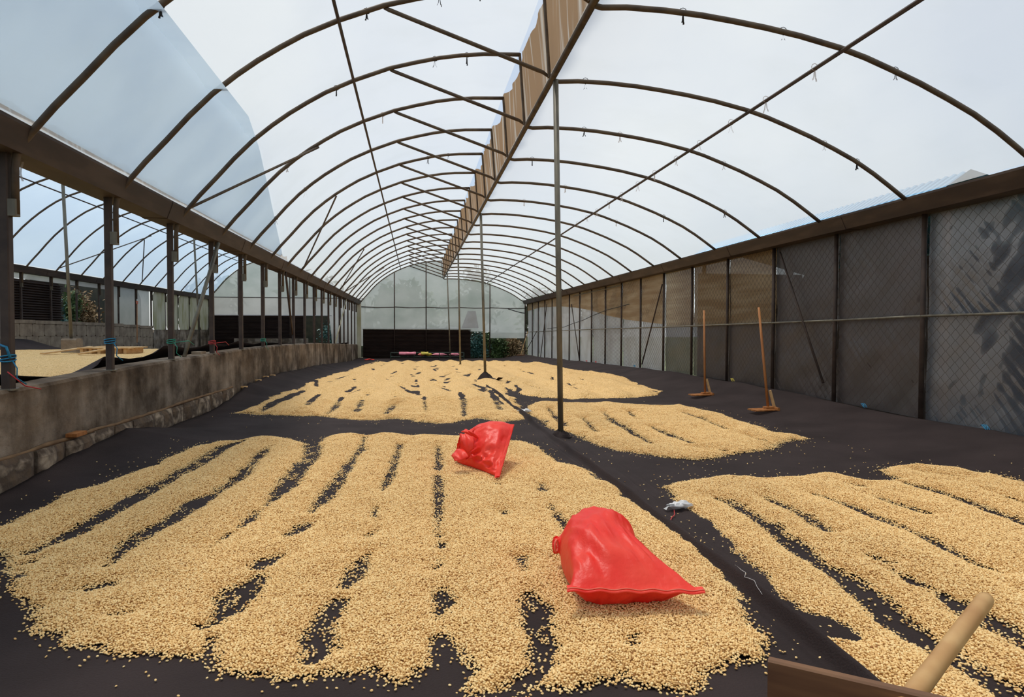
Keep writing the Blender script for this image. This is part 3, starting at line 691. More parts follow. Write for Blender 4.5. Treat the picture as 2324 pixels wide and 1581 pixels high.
# black slats above the blocks
z = 1.80
MB().box((XB-.22, 14, 1.62), (XB-.18, 29.6, H+1.82)).build('slat_light_stop', M['louvre'], wall_outer)  # added panel, stops light between these slats
while z < H+1.8:
    MB().bar((XB-.12, 14, z), (XB-.12, 29.6, z), .08, .02, up=(.6, 0, .8)).build('slat', M['louvre'], wall_outer); z += .095
MB().grid(np.array([[(XB-.16, y, z) for z in (btop(y), H+2.06)] for y in np.linspace(33.6, 38.6, 9)])).build('screen_panel', M['screen'], wall_outer)
MB().grid(np.array([[(XB-.16, y, z) for z in (H+1.84, H+2.06)] for y in np.linspace(14, 33.6, 9)])).build('screen_panel', M['screen2'], wall_outer)
for n in range(4, 21):
    y = Yn(n); MB().bar((XB-.02, y, btop(y)-.05 if y < 38.6 else 1.3), (XB-.02, y, H+2.08), .07, .07).build('post', M['steel2'], wall_outer)
# end wall of the terrace bay
wall_end = thing('wall_end', (-9, YL, 0), kind='structure')
def farh(x): return (arch_pt(FA_, x) if x < FA_[-1][0] else arch_pt(FR_, x)) + H
barz = float(onY(600, 675, YL)[2]); dz_ = float(onY(600, 716, YL)[2])
xl = float(onY(487, 715, YL)[0])-1.0; xr = float(onY(690, 715, YL)[0]); fx = np.linspace(-14.0, -3.6, 7)
for a, b_ in zip(fx[:-1], fx[1:]):
    xs = np.linspace(a, b_, 10)
    MB().grid(np.array([[(x, YL+.04, barz*(1-t)+(farh(max(min(x, -3.9), -14.0))+.02)*t) for x in xs] for t in np.linspace(0, 1, 6)])).build('screen_panel', M['screen'], wall_end, smooth=True)
    MB().grid(np.array([[(x, YL+.04, (dz_ if x < xr+1.9 else .2)*(1-t)+barz*t) for x in xs] for t in np.linspace(0, 1, 6)])).build('screen_panel', M['screen2'], wall_end, smooth=True)
for x in fx:
    MB().tube([(x, YL, .1), (x, YL, farh(max(min(x, -3.9), -14.0)))], .04, 6).build('post', M['steel2'], wall_end, smooth=True)
MB().tube([(-14, YL-.04, barz), (-3.6, YL-.04, barz)], .03, 6).build('rail', M['steel2'], wall_end)
MB().tube([(-14, YL-.04, dz_+.02), (xr+1.9, YL-.04, dz_+.02)], .035, 6).build('rail', M['milky'], wall_end)
MB().box((xl-1, YL+.2, .1), (xr, YL+.24, dz_)).build('slat_light_stop', M['louvre'], wall_end)  # added behind the terrace slats to block the light
z = dz_-.05
while z > .3: MB().bar((xl-1, YL+.12, z), (xr, YL+.12, z), .08, .02, up=(0, .6, .8)).build('slat', M['louvre'], wall_end); z -= .1
MB().box((-12.5, YL-.3, .1), (xr+.3, YL-.1, float(onY(600, 768, YL)[2]))).build('kerb', M['concrete'], wall_end)
# ------------------------------------------------------------------ drying coffee beans
def seg_dist(P, poly, widths=None):
    """distance of points to an open polyline; with widths, distance minus the half-width there"""
    best = np.full(len(P), 1e9)
    for i in range(len(poly)-1):
        a = np.array(poly[i]); b = np.array(poly[i+1]); ab = b-a; t = np.clip(((P-a)@ab)/(ab@ab+1e-12), 0, 1)
        d = np.linalg.norm(P-a-t[:, None]*ab, axis=1)
        if widths is not None: d = d - (widths[i]*(1-t)+widths[i+1]*t)
        best = np.minimum(best, d)
    return best
def inside(P, poly):
    x, y = P[:, 0], P[:, 1]; r = np.zeros(len(P), bool); n = len(poly)
    for i in range(n):
        x0, y0 = poly[i]; x1, y1 = poly[(i+1) % n]
        c = ((y0 > y) != (y1 > y)); r ^= c & (x < (x1-x0)*(y-y0)/((y1-y0) if y1 != y0 else 1e-9)+x0)
    return r
def fl(pts): return [tuple(px_floor(u, v)[:2]) for u, v in pts]
def bean_field(name, label, poly, gaps, zf, dx, dy, hmax, singles=False, ramp=.10, rag=.05, seed=0, rows=None, sgl_lim=9.0, speck=.55):
    poly = [tuple(p) for p in poly]; A = np.array(poly); lo = A.min(0)-.3; hi = A.max(0)+.3
    xs = np.arange(lo[0], hi[0]+dx, dx); ys = np.arange(lo[1], hi[1]+dy, dy)
    X, Y = np.meshgrid(xs, ys); P = np.stack([X.ravel(), Y.ravel()], 1)
    d = seg_dist(P, poly+[poly[0]]); d = np.where(inside(P, poly), d, -d)
    d = d + rag*1.3*fbm(P[:, 0]*3.2, P[:, 1]*3.2, seed+1, 4) + rag*.9*vn(P[:, 0]*11, P[:, 1]*11, seed+2)
    if rows is not None: d = np.minimum(d, .6)
    for gpts, w in gaps:
        pad = .5; ga = np.array(gpts); sel = (P[:, 0] > ga[:, 0].min()-pad) & (P[:, 0] < ga[:, 0].max()+pad) & (P[:, 1] > ga[:, 1].min()-pad) & (P[:, 1] < ga[:, 1].max()+pad)
        if not sel.any(): continue
        q = P[sel]; n = len(gpts); ww = np.array([w*1.22*(.45 if i in (0, n-1) else 1.0) for i in range(n)])*.5
        g = seg_dist(q, gpts, ww) + .055*fbm(q[:, 0]*4.5, q[:, 1]*2.5, seed+5, 3) + .035*vn(q[:, 0]*17, q[:, 1]*12, seed+6)
        d[sel] = np.minimum(d[sel], g)
    dd = np.maximum(d, 0)
    h = hmax*np.tanh(dd/ramp)
    h = h*(1 + .35*fbm(P[:, 0]*2.0, P[:, 1]*2.0, seed+3)) + sm(.04, .15, dd)*(.012*fbm(P[:, 0]*5, P[:, 1]*5, seed+4))
    if rows is not None: h = h*(1 + rows(P[:, 0], P[:, 1]))
    h = np.where(d > 0, np.maximum(h, 0), -.03)
    Z = zf(P[:, 0], P[:, 1])
    ny, nx = X.shape; idx = np.arange(ny*nx).reshape(ny, nx)
    Q = np.stack([idx[:-1, :-1], idx[:-1, 1:], idx[1:, 1:], idx[1:, :-1]], -1).reshape(-1, 4)
    thr = .012 if singles else 0.0
    near = (np.hypot(P[Q[:, 0], 0], P[Q[:, 0], 1]) < sgl_lim) & singles
    keep = np.where(near, (d[Q] > .022).all(1), (d[Q] > 0).sum(1) >= 2); Q = Q[keep]
    lower = (np.hypot(P[:, 0], P[:, 1]) < sgl_lim) & singles
    used = np.unique(Q); re = -np.ones(len(P), int); re[used] = np.arange(len(used))
    V = np.stack([P[:, 0], P[:, 1], Z + h + np.where(lower, -.007, .002)], 1)[used]; Q = re[Q]
    nb = 0
    if singles:
        sp = .0108; gx = np.arange(lo[0], hi[0], sp); gy = np.arange(lo[1], hi[1], sp*.866)
        BX, BY = np.meshgrid(gx, gy); BX = BX + (np.arange(len(gy)) % 2)[:, None]*sp*.5
        B = np.stack([BX.ravel(), BY.ravel()], 1) + rng.uniform(-.0035, .0035, (BX.size, 2))
        fxi = np.clip((B[:, 0]-xs[0])/dx, 0, nx-1.001); fyi = np.clip((B[:, 1]-ys[0])/dy, 0, ny-1.001)
        ix = fxi.astype(int); iy = fyi.astype(int); fx = fxi-ix; fy = fyi-iy
        def samp(a):
            a = a.reshape(ny, nx); return (a[iy, ix]*(1-fx)+a[iy, ix+1]*fx)*(1-fy) + (a[iy+1, ix]*(1-fx)+a[iy+1, ix+1]*fx)*fy
        db = samp(d); hb = np.maximum(samp(h), 0)
        dist = np.hypot(B[:, 0], B[:, 1])
        # only what the camera side can show
        r = rng.random(len(B))
        pk = np.where(db > .035, 1.0, np.where(db > 0, .72+.28*db/.035, np.where(db > -.05, .32*np.exp(db/.018)+.03, .011*np.exp(np.minimum(db, 0)/.22))))
        # specks: beans left in the furrows
        inn = inside(B, poly); spk = (db <= 0) & inn & (vn(B[:, 0]*14, B[:, 1]*9, seed+8) > .5-speck*.55); pk = np.where(spk, np.maximum(pk, .30), pk)
        k = (r < pk) & (dist < sgl_lim)
        B = B[k]; hb = hb[k]; nb = len(B)
        BZ = zf(B[:, 0], B[:, 1]) + hb + .0028 + rng.uniform(-.004, .0035, nb)
        V = np.concatenate([V, np.stack([B[:, 0], B[:, 1], BZ], 1)])
    me = fast_mesh(name, V, Q, M['heap'])
    if len(me.vertices) != len(V): print('vertex count changed', name)
    o = bpy.data.objects.new(name, me); COL.objects.link(o)
    tag(o, label, 'coffee beans', kind='stuff')
    if nb:
        n0 = len(V)-nb
        at = me.attributes.new('bean', 'BOOLEAN', 'POINT'); f = np.zeros(len(V), bool); f[n0:] = True; at.data.foreach_set('value', f)
        at = me.attributes.new('turn', 'FLOAT_VECTOR', 'POINT'); e = np.zeros((len(V), 3), np.float32)
        e[n0:, 0] = rng.normal(0, .38, nb); e[n0:, 1] = rng.normal(0, .38, nb); e[n0:, 2] = rng.uniform(0, 6.283, nb); at.data.foreach_set('vector', e.ravel())
        at = me.attributes.new('size', 'FLOAT', 'POINT'); f = np.ones(len(V), np.float32); f[n0:] = rng.uniform(.85, 1.18, nb); at.data.foreach_set('value', f)
        md = o.modifiers.new('beans', 'NODES'); md.node_group = bean_nodes()
    print(name, len(Q), 'quads', nb, 'beans'); return o
_bn = None
def bean_nodes():
    global _bn
    if _bn: return _bn
    ng = bpy.data.node_groups.new('bean_scatter', 'GeometryNodeTree'); _bn = ng
    ng.interface.new_socket('Geometry', in_out='INPUT', socket_type='NodeSocketGeometry'); ng.interface.new_socket('Geometry', in_out='OUTPUT', socket_type='NodeSocketGeometry')
    N = ng.nodes; L = ng.links
    gi = N.new('NodeGroupInput'); go = N.new('NodeGroupOutput')
    ico = N.new('GeometryNodeMeshIcoSphere'); ico.inputs['Subdivisions'].default_value = 2; ico.inputs['Radius'].default_value = 1
    tf = N.new('GeometryNodeTransform'); tf.inputs['Scale'].default_value = (.0066, .0049, .0034)
    ss = N.new('GeometryNodeSetShadeSmooth'); sm_ = N.new('GeometryNodeSetMaterial'); sm_.inputs['Material'].default_value = M['bean']
    L.new(ico.outputs['Mesh'], tf.inputs['Geometry']); L.new(tf.outputs[0], ss.inputs['Geometry']); L.new(ss.outputs[0], sm_.inputs['Geometry'])
    ip = N.new('GeometryNodeInstanceOnPoints')
    def attr(nm, ty):
        a = N.new('GeometryNodeInputNamedAttribute'); a.data_type = ty; a.inputs['Name'].default_value = nm; return a.outputs['Attribute']
    e2r = N.new('FunctionNodeEulerToRotation'); L.new(attr('turn', 'FLOAT_VECTOR'), e2r.inputs[0])
    L.new(gi.outputs[0], ip.inputs['Points']); L.new(attr('bean', 'BOOLEAN'), ip.inputs['Selection']); L.new(sm_.outputs[0], ip.inputs['Instance'])
    L.new(e2r.outputs[0], ip.inputs['Rotation']); L.new(attr('size', 'FLOAT'), ip.inputs['Scale'])
    jn = N.new('GeometryNodeJoinGeometry'); L.new(gi.outputs[0], jn.inputs[0]); L.new(ip.outputs[0], jn.inputs[0]); L.new(jn.outputs[0], go.inputs[0])
    return ng

GA = [([(553, 998), (506, 1013), (459, 1044), (395, 1079), (335, 1114), (285, 1139), (221, 1177), (158, 1209), (79, 1248)], .13),
      ([(614, 1011), (592, 1028), (569, 1054), (538, 1085), (493, 1114)], .09), ([(480, 1121), (443, 1145), (395, 1177), (332, 1205), (285, 1240), (241, 1282)], .10),
      ([(715, 985), (710, 1000), (706, 1033), (676, 1070), (645, 1105), (605, 1145)], .15), ([(585, 1158), (566, 1177), (545, 1195)], .06), ([(520, 1210), (474, 1243)], .045),
      ([(828, 991), (818, 1019), (795, 1047), (779, 1075), (760, 1101), (725, 1140), (706, 1163)], .095), ([(702, 1186), (680, 1200), (655, 1212)], .06),
      ([(907, 1007), (902, 1028), (893, 1056), (886, 1080), (867, 1112)], .075), ([(851, 1150), (848, 1180)], .045), ([(855, 1203), (830, 1216)], .09),
      ([(836, 1256), (820, 1285), (795, 1315), (784, 1328)], .05), ([(765, 1365), (748, 1388), (732, 1420), (718, 1448), (735, 1472), (700, 1500)], .07),
      ([(994, 1012), (995, 1060), (994, 1100), (996, 1140), (995, 1180), (998, 1215)], .05), ([(1000, 1225), (1000, 1238)], .06), ([(996, 1268), (994, 1286)], .06), ([(1003, 1335), (1003, 1365), (992, 1402)], .08),
      ([(1228, 1095), (1236, 1112)], .05), ([(1140, 1158), (1146, 1164)], .04), ([(1127, 1093), (1130, 1097)], .05), ([(1246, 1138), (1262, 1165), (1282, 1188), (1298, 1214)], .075), ([(1183, 1265), (1190, 1292)], .06),
      ([(1204, 1345), (1212, 1370), (1222, 1400), (1238, 1440), (1246, 1462), (1220, 1490)], .085), ([(1437, 1440), (1439, 1458)], .03),
      ([(160, 1338), (200, 1332), (245, 1322)], .06), ([(262, 1391), (295, 1388)], .03), ([(585, 1284), (605, 1272), (628, 1260)], .07), ([(576, 1312), (545, 1345), (520, 1380), (502, 1396)], .10), ([(490, 1408), (455, 1422)], .05),
      ([(50, 1278), (100, 1262)], .035), ([(30, 1302), (50, 1298)], .03), ([(1700, 1370), (1722, 1410), (1742, 1425)], .05)]
PA = [(0, 1195), (60, 1168), (110, 1143), (165, 1112), (200, 1104), (260, 1085), (340, 1058), (400, 1028), (440, 1012), (500, 999), (545, 997), (575, 989), (605, 987), (640, 990), (670, 998), (692, 1003), (715, 1010), (735, 990), (770, 984), (800, 982), (835, 986), (870, 980), (905, 983), (930, 987), (965, 984), (1010, 986), (1050, 990), (1120, 1000), (1185, 1000), (1215, 1010), (1235, 1027), (1262, 1045), (1300, 1053), (1340, 1070), (1370, 1086), (1400, 1105), (1440, 1138), (1480, 1163), (1520, 1188), (1560, 1214), (1595, 1242), (1640, 1283), (1672, 1325), (1695, 1375), (1730, 1415), (1738, 1455), (1722, 1488), (1665, 1508), (1612, 1545), (1560, 1562), (1512, 1556), (1445, 1540), (1412, 1528), (1350, 1545), (1300, 1556), (1232, 1562), (1170, 1574), (1180, 1560), (1225, 1535), (1245, 1505), (1228, 1478), (1205, 1495), (1185, 1530), (1135, 1556), (1085, 1562), (1060, 1548), (1072, 1522), (1052, 1500), (1025, 1478), (1008, 1422), (985, 1468), (962, 1505), (922, 1532), (880, 1530), (800, 1518), (768, 1525), (712, 1532), (620, 1520), (560, 1521), (510, 1512), (492, 1484), (482, 1448), (452, 1482), (400, 1480), (340, 1470), (282, 1492), (270, 1480), (215, 1462), (160, 1452), (168, 1430), (80, 1425), (50, 1412), (55, 1385), (30, 1350), (36, 1310), (25, 1272), (0, 1250)]
bean_field('coffee_beans', 'broad raked patch of pale coffee beans in the left foreground, two red sacks lying on it', fl(PA)+[(-2.9, 4.5), (-3.0, 5.0)], [(fl(g), w) for g, w in GA], lambda x, y: zcloth(x, y)+.004, .022, .022, .042, True, .12, .06, 200)

GD = [([(1626, 1127), (1659, 1136), (1707, 1165), (1744, 1187), (1788, 1217), (1825, 1250), (1872, 1283), (1927, 1316), (1983, 1356), (2027, 1397), (2074, 1430), (2133, 1467), (2192, 1507), (2258, 1544), (2313, 1579), (2390, 1625)], .105),
      ([(1740, 1125), (1780, 1143), (1817, 1162), (1850, 1180), (1876, 1198)], .075), ([(1847, 1116), (1909, 1136), (1975, 1162), (2038, 1187), (2093, 1209), (2148, 1239), (2214, 1272), (2269, 1294)], .06),
      ([(1979, 1257), (2019, 1272)], .075), ([(2027, 1287), (2074, 1312), (2122, 1331)], .075), ([(2140, 1342), (2203, 1382), (2240, 1400), (2295, 1426), (2360, 1460), (2450, 1510)], .11),
      ([(1994, 1125), (2038, 1140), (2104, 1162)], .05), ([(2049, 1090), (2111, 1107), (2185, 1129), (2258, 1158), (2324, 1184), (2420, 1220)], .085), ([(2082, 1066), (2185, 1083)], .045), ([(2251, 1114), (2324, 1136), (2400, 1160)], .05), ([(2243, 1066), (2324, 1090), (2400, 1108)], .08),
      ([(1935, 1095), (1960, 1100)], .06), ([(1861, 1408), (1895, 1425), (1927, 1437)], .07), ([(1700, 1270), (1730, 1300)], .04)]
PD = [(1508, 1097), (1560, 1085), (1610, 1080), (1650, 1075), (1700, 1078), (1745, 1080), (1800, 1077), (1840, 1071), (1875, 1069), (1905, 1073), (1960, 1086), (2020, 1088), (2045, 1082), (1998, 1064), (2020, 1056), (2070, 1052), (2120, 1054), (2180, 1062), (2225, 1072), (2250, 1068), (2324, 1084), (2400, 1095)]
PD2 = [(2090, 1660), (2000, 1585), (1962, 1540), (1920, 1505), (1880, 1470), (1852, 1440), (1832, 1408), (1858, 1400), (1800, 1372), (1755, 1330), (1705, 1278), (1655, 1228), (1605, 1182), (1565, 1152), (1528, 1122)]
bean_field('coffee_beans', 'raked patch of coffee beans at the right edge of the foreground, right of the cloth seam', fl(PD)+[(5.9, 4.6), (5.9, 2.0), (3.6, 1.0)]+fl(PD2), [(fl(g), w) for g, w in GD], lambda x, y: zcloth(x, y)-.006, .022, .022, .046, True, .12, .055, 300)

GC = [([(1245, 925), (1264, 947), (1286, 966)], .09), ([(1324, 947), (1355, 979)], .08), ([(1368, 932), (1393, 954), (1428, 973), (1479, 1004)], .10), ([(1428, 932), (1447, 951)], .08), ([(1479, 966), (1523, 985), (1574, 1004)], .10), ([(1555, 935), (1593, 947), (1653, 973)], .07), ([(1580, 1014), (1640, 1020)], .08), ([(1690, 985), (1740, 1000)], .05)]
PC = [(1196, 920), (1215, 910), (1270, 912), (1330, 913), (1380, 910), (1430, 917), (1500, 920), (1540, 915), (1600, 928), (1660, 945), (1720, 965), (1760, 980), (1800, 985), (1828, 990), (1790, 996), (1760, 1010), (1730, 1015), (1690, 1020), (1640, 1025), (1625, 1035), (1570, 1038), (1500, 1031), (1440, 1023), (1400, 1019), (1345, 1001), (1310, 985), (1272, 975), (1245, 963), (1218, 945), (1200, 930)]
bean_field('coffee_beans', 'mid-size patch of coffee beans just right of the nearest pole', fl(PC), [(fl(g), w) for g, w in GC], lambda x, y: zcloth(x, y)-.006, .025, .03, .052, True, .13, .07, 400, sgl_lim=12.5)

GB = [([(590, 934), (622, 913), (664, 895), (690, 884)], .14), ([(692, 923), (708, 906), (725, 892)], .12), ([(741, 939), (760, 923), (776, 899)], .09), ([(790, 888), (809, 874)], .10), ([(806, 937), (815, 920), (823, 906)], .10), ([(829, 900), (835, 893)], .08), ([(872, 941), (884, 928), (893, 918)], .09), ([(893, 905), (897, 897)], .06), ([(966, 934), (964, 915), (963, 895)], .07), ([(1052, 944), (1054, 925), (1051, 905), (1045, 888)], .10), ([(1135, 930), (1127, 908), (1112, 886)], .12), ([(706, 876), (720, 872)], .10),
      ([(1170, 890), (1180, 880), (1168, 870)], .10), ([(1150, 868), (1158, 862)], .12), ([(985, 868), (982, 858)], .2), ([(1325, 886), (1345, 882)], .12), ([(1240, 873), (1262, 877)], .1), ([(1360, 878), (1380, 880)], .08)]
rb = random.Random(5)
for q in range(120):
    x = round(rb.uniform(-2.4, 6.2)/.77)*.77 + rb.uniform(-.08, .08); yy = 14.2 + 21*rb.random()**1.3; ln = rb.uniform(.4, 2.0); a = rb.uniform(-.25, .25)
    GB.append(([(x, yy), (x+a*ln, yy+ln)], rb.uniform(.05, .12)*(1 + yy*.025)))
PB = [(537, 936), (570, 922), (620, 897), (680, 880), (740, 852), (790, 840), (830, 826), (858, 818)]
PB2 = [(1300, 838), (1350, 845), (1400, 850), (1430, 862), (1470, 875), (1499, 885), (1488, 893), (1450, 898), (1400, 900), (1300, 902), (1230, 899), (1195, 895), (1170, 885), (1140, 868), (1138, 876), (1163, 900), (1180, 925), (1196, 938), (1192, 950), (1140, 954), (1085, 947), (1040, 952), (1010, 960), (960, 955), (905, 948), (850, 950), (800, 950), (750, 944), (700, 941), (640, 939), (580, 939)]
def rowsB(x, y): return .2*vn(x*9, y*7, 66) + .8*np.cos((x)*2*math.pi/.77 + math.pi + .5*np.sin(y*.35))*sm(10, 13, y)*.75 + .5*fbm(x*1.6, y*.9, 62)
gb = [(fl(g) if g[0][1] > 100 else g, w) for g, w in GB]
bean_field('coffee_beans', 'great expanse of raked coffee beans running back to the end wall', fl(PB)+[(-2.35, 31), (-1.9, 36.5), (1.5, 37.2), (5.0, 36.0), (6.1, 32.0), (5.9, 26.0)]+fl(PB2), gb, lambda x, y: zcloth(x, y)+.002, .04, .05, .068, True, .24, .09, 500, rows=rowsB, sgl_lim=13.2)
bean_field('coffee_beans', 'coffee beans spread on the raised terrace behind the concrete wall', [(-13.2, 6), (-4.9, 6), (-4.75, 12), (-5.0, 15.5), (-6.2, 19), (-8.2, 24), (-9.6, 27.4), (-12.6, 27.4), (-12.9, 20)], [([(-12, 17.4), (-9.3, 18.3)], .22), ([(-8.6, 18.9), (-6.6, 19.2)], .2)], lambda x, y: zT(x, y)+.002, .06, .08, .05, False, .15, .08, 600)
# ------------------------------------------------------------------ sacks
def sack(A, B, neck, top, bot, label, m, zmin, wr_=1.0, seed=0, W=None, tail=.10, group=None, nu=72, nv=56, collar=.05, seam=True, up=None, cat='sack', base=None):
    A, B, neck = map(lambda q: np.asarray(q, float), (A, B, neck)); mid = (A+B)/2; ax = neck-mid; L = np.linalg.norm(ax); ax /= L
    s = (B-A); sw = np.linalg.norm(s)/2; s /= 2*sw
    if up is None:
        up = np.cross(s, ax); up /= np.linalg.norm(up)
        if up[2] < 0: up = -up
    up = np.asarray(up, float)
    s2 = s - ax*(s@ax); s2 /= np.linalg.norm(s2)
    W = W or ([0, .04, .15, .35, .55, .72, .84, .90, .93, 1.0], [1, .99, .93, .86, .86, .74, .45, .16, .10, .13])
    HT = ([0, .03, .12, .3, .5, .68, .82, .90, .93, 1.0], [.0, .12, .52, .9, 1.0, .88, .52, .16, .09, .10])
    rows = []; ang = np.linspace(0, 2*math.pi, nu, endpoint=False)
    for i in range(nv):
        v = i/(nv-1.0); v = v**.9
        w = sw*np.interp(v, *W); ht = np.interp(v, *HT)
        dirv = s*(1-min(v*2, 1)) + s2*min(v*2, 1); dirv /= np.linalg.norm(dirv)
        c = mid + ax*L*v
        ca, sa = np.cos(ang), np.sin(ang)
        wa = np.sign(ca)*np.abs(ca)**.85*w; ha = np.where(sa > 0, top, bot)*np.sign(sa)*np.abs(sa)**.9*max(ht, .012)
        # creases: run in from the seam and from the neck, broad dents between
        cr = .020*vn(ang*7, v*3, seed)*(1-sm(.05, .35, v)) + .022*vn(ang*9, v*2, seed+1)*sm(.55, .85, v)*(1-sm(.92, .96, v)) + .045*fbm(ca*1.6+3*v, sa*1.6+v*2.5, seed+2)*sm(.02, .2, v)*(1-sm(.85, .92, v))
        cr2 = -.03*wr_*np.abs(vn(ca*2.2+v*2.4+5, sa*2.2-v*2, seed+4))*sm(.03, .2, v)*(1-sm(.85, .92, v))
        ru = 1 + (cr*wr_ + cr2)/max(.1, sw)*1.6
        p = c + dirv*(wa*ru)[:, None] + up*(ha*ru)[:, None]
        if v < .5: p = p + ax*(.05*(1-(wa/(w+1e-6))**2)*v*0)[:, None]
        if collar and v > .93: p = c + (p-c)*(1+collar*12*(v-.93)/.07*(1+.5*vn(ang*5, v*4, seed+6)))[:, None]
        p[:, 2] = np.maximum(p[:, 2], zmin+.004*np.abs(ca))
        rows.append(p)
    base = mid*.5+neck*.5 if base is None else base; base = np.array([base[0], base[1], zmin])
    t = thing('sack', base, label, cat, group)
    b = MB().grid(np.array(rows), close=True); b.add(rows[-1], [tuple(range(nu))]); b.add(rows[0], [tuple(range(nu-1, -1, -1))])
    b.build('bag', m, t, smooth=True)
    if seam:
        n = 40; lipw = .012; off = -ax*.012
        G = []
        for i in range(n):
            q = A + (B-A)*(-.01+1.02*i/(n-1.0)); q = q + up*.004*math.sin(i*.9)
            G.append([q+up*.011+ax*.02, q+up*.009+off, q-up*.009+off, q-up*.011+ax*.02])
        MB().grid(np.array(G)).build('hem', m, t, smooth=True)
        MB().tube([A + (B-A)*(i/(n-1.0)) + up*(.013+.002*math.sin(i*2.1)) + off*.6 for i in range(n)], .0028, 5).build('stitching', M['stitch'], t)
    return t
M['stitch'] = mat('pink_thread', (238, 120, 96), None, rough=.6)
def loft_sack(Lp, Rp, topv, botv, upv, label, zmin, seed, crump, nu=88, nv=72, crump_fn=None):
    """a sack as rows between a left and a right outline; bulges topv/botv along upv"""
    Lp, Rp = np.asarray(Lp, float), np.asarray(Rp, float); tt = np.linspace(0, 1, len(Lp)); v = np.linspace(0, 1, nv)
    def cr(P):   # smooth interpolation
        out = np.zeros((nv, 3))
        for k in range(3):
            a = np.interp(v, tt, P[:, k]); out[:, k] = np.convolve(np.pad(a, 3, mode='edge'), [.05, .12, .2, .26, .2, .12, .05], 'valid')
        out[0] = P[0]; out[-1] = P[-1]; return out
    Lc, Rc = cr(Lp), cr(Rp); top = np.interp(v, tt, topv); bot = np.interp(v, tt, botv)
    for q in (top, bot): q[1:-1] = np.convolve(q, [.2, .6, .2], 'same')[1:-1]
    upv = np.asarray(upv, float); upv /= np.linalg.norm(upv); rows = []
    ang = np.linspace(0, 2*math.pi, nu, endpoint=False); ca = np.cos(ang); sa = np.sin(ang)
    for i in range(nv):
        w = (Rc[i]-Lc[i])/2; c = (Rc[i]+Lc[i])/2; vv = v[i]
        side = np.sign(ca)*np.abs(ca)**.8; hh = np.where(sa > 0, top[i], bot[i])*np.sign(sa)*np.abs(sa)**.85
        kk = crump_fn(vv, ca, sa) if crump_fn else 1.0
        n1 = fbm(side*1.9+vv*2.2, vv*3.1-side+sa*.8, seed, 3); n2 = np.abs(vn(side*3.3+vv*4.5+sa, vv*6.0-side*2.2, seed+5)); n3 = np.abs(vn(side*7+vv*3, vv*12+side*4, seed+9))
        env = np.sin(math.pi*min(1, max(0, vv*1.25)))**.5 if vv < .8 else 1.0
        dsp = crump*kk*env*(.35*n1 - .55*n2 - .35*n3)
        p = c + side[:, None]*w + (hh + dsp*np.abs(sa))[:, None]*upv
        p[:, 2] = np.maximum(p[:, 2], zmin); rows.append(p)
    cen = (Lc.mean(0)+Rc.mean(0))/2; t = thing('sack', (cen[0], cen[1], zmin), label, 'sack')
    b = MB().grid(np.array(rows), close=True); b.add(rows[-1], [tuple(range(nu))]); b.add(rows[0], [tuple(range(nu-1, -1, -1))])
    b.build('bag', M['red'], t, smooth=True)
    return t, np.array(rows), Lc, Rc
def hem(t, A, B, up, out, w=.022):
    A, B, up, out = [np.asarray(q, float) for q in (A, B, up, out)]; n = 48; G = []; st = []
    for i in range(n):
        f = -.012+1.024*i/(n-1.0); q = A+(B-A)*f; wob = .004*math.sin(i*.7)*up
        G.append([q-out*.03+up*.010+wob, q+out*w*.5+up*.007+wob, q+out*w+up*.002+wob, q+out*w-up*.003+wob, q+out*w*.5-up*.007+wob, q-out*.03-up*.010+wob]); st.append(q+out*w*.45+up*.011+wob)
    hm = MB().grid(np.array(G)).build('hem', M['red'], t, smooth=True)
    MB().tube(st, .0028, 5).build('stitching', M['stitch'], hm)
def fz(u, v, z): q = onZ(u, v, z); return (q[0], q[1], z)
A1 = fz(1291, 1338, .16); B1 = fz(1594, 1342, .14)
Ls = [A1, (A1[0]+.045, A1[1]+.10, .17), (A1[0]+.055, A1[1]+.22, .18), fz(1284, 1290, .15), fz(1272, 1268, .14), fz(1272, 1248, .15), fz(1266, 1243, .16), fz(1253, 1237, .17)]
Rs = [B1, (B1[0]-.10, B1[1]+.18, .15), (B1[0]-.17, B1[1]+.42, .17), (B1[0]-.13, B1[1]+.60, .19), (B1[0]-.20, B1[1]+.84, .20), (B1[0]-.36, B1[1]+.90, .20), (A1[0]+.14, A1[1]+.72, .18), fz(1259, 1228, .19)]
s1, rw, _, _ = loft_sack(Ls, Rs, [.006, .14, .205, .235, .20, .105, .04, .03], [.006, .13, .16, .16, .15, .10, .04, .03], (-.03, .22, 1), 'full red plastic sack with a tied neck, the larger one nearest the camera', .05, 301, .10, crump_fn=lambda vv, ca, sa: .75+.9*(1-float(sm(.12, .45, vv))))
hem(s1, A1, B1, (0, 0, 1), (-.12, -1, 0))
MB().tube([np.array(fz(1263, 1238, .175)) + .034*np.array([.35*math.cos(a_), .95*math.cos(a_)*.4, math.sin(a_)]) for a_ in np.linspace(0, 6.28, 14)], .006, 6, cap=False).build('neck_tie', M['stitch'], s1, smooth=True)
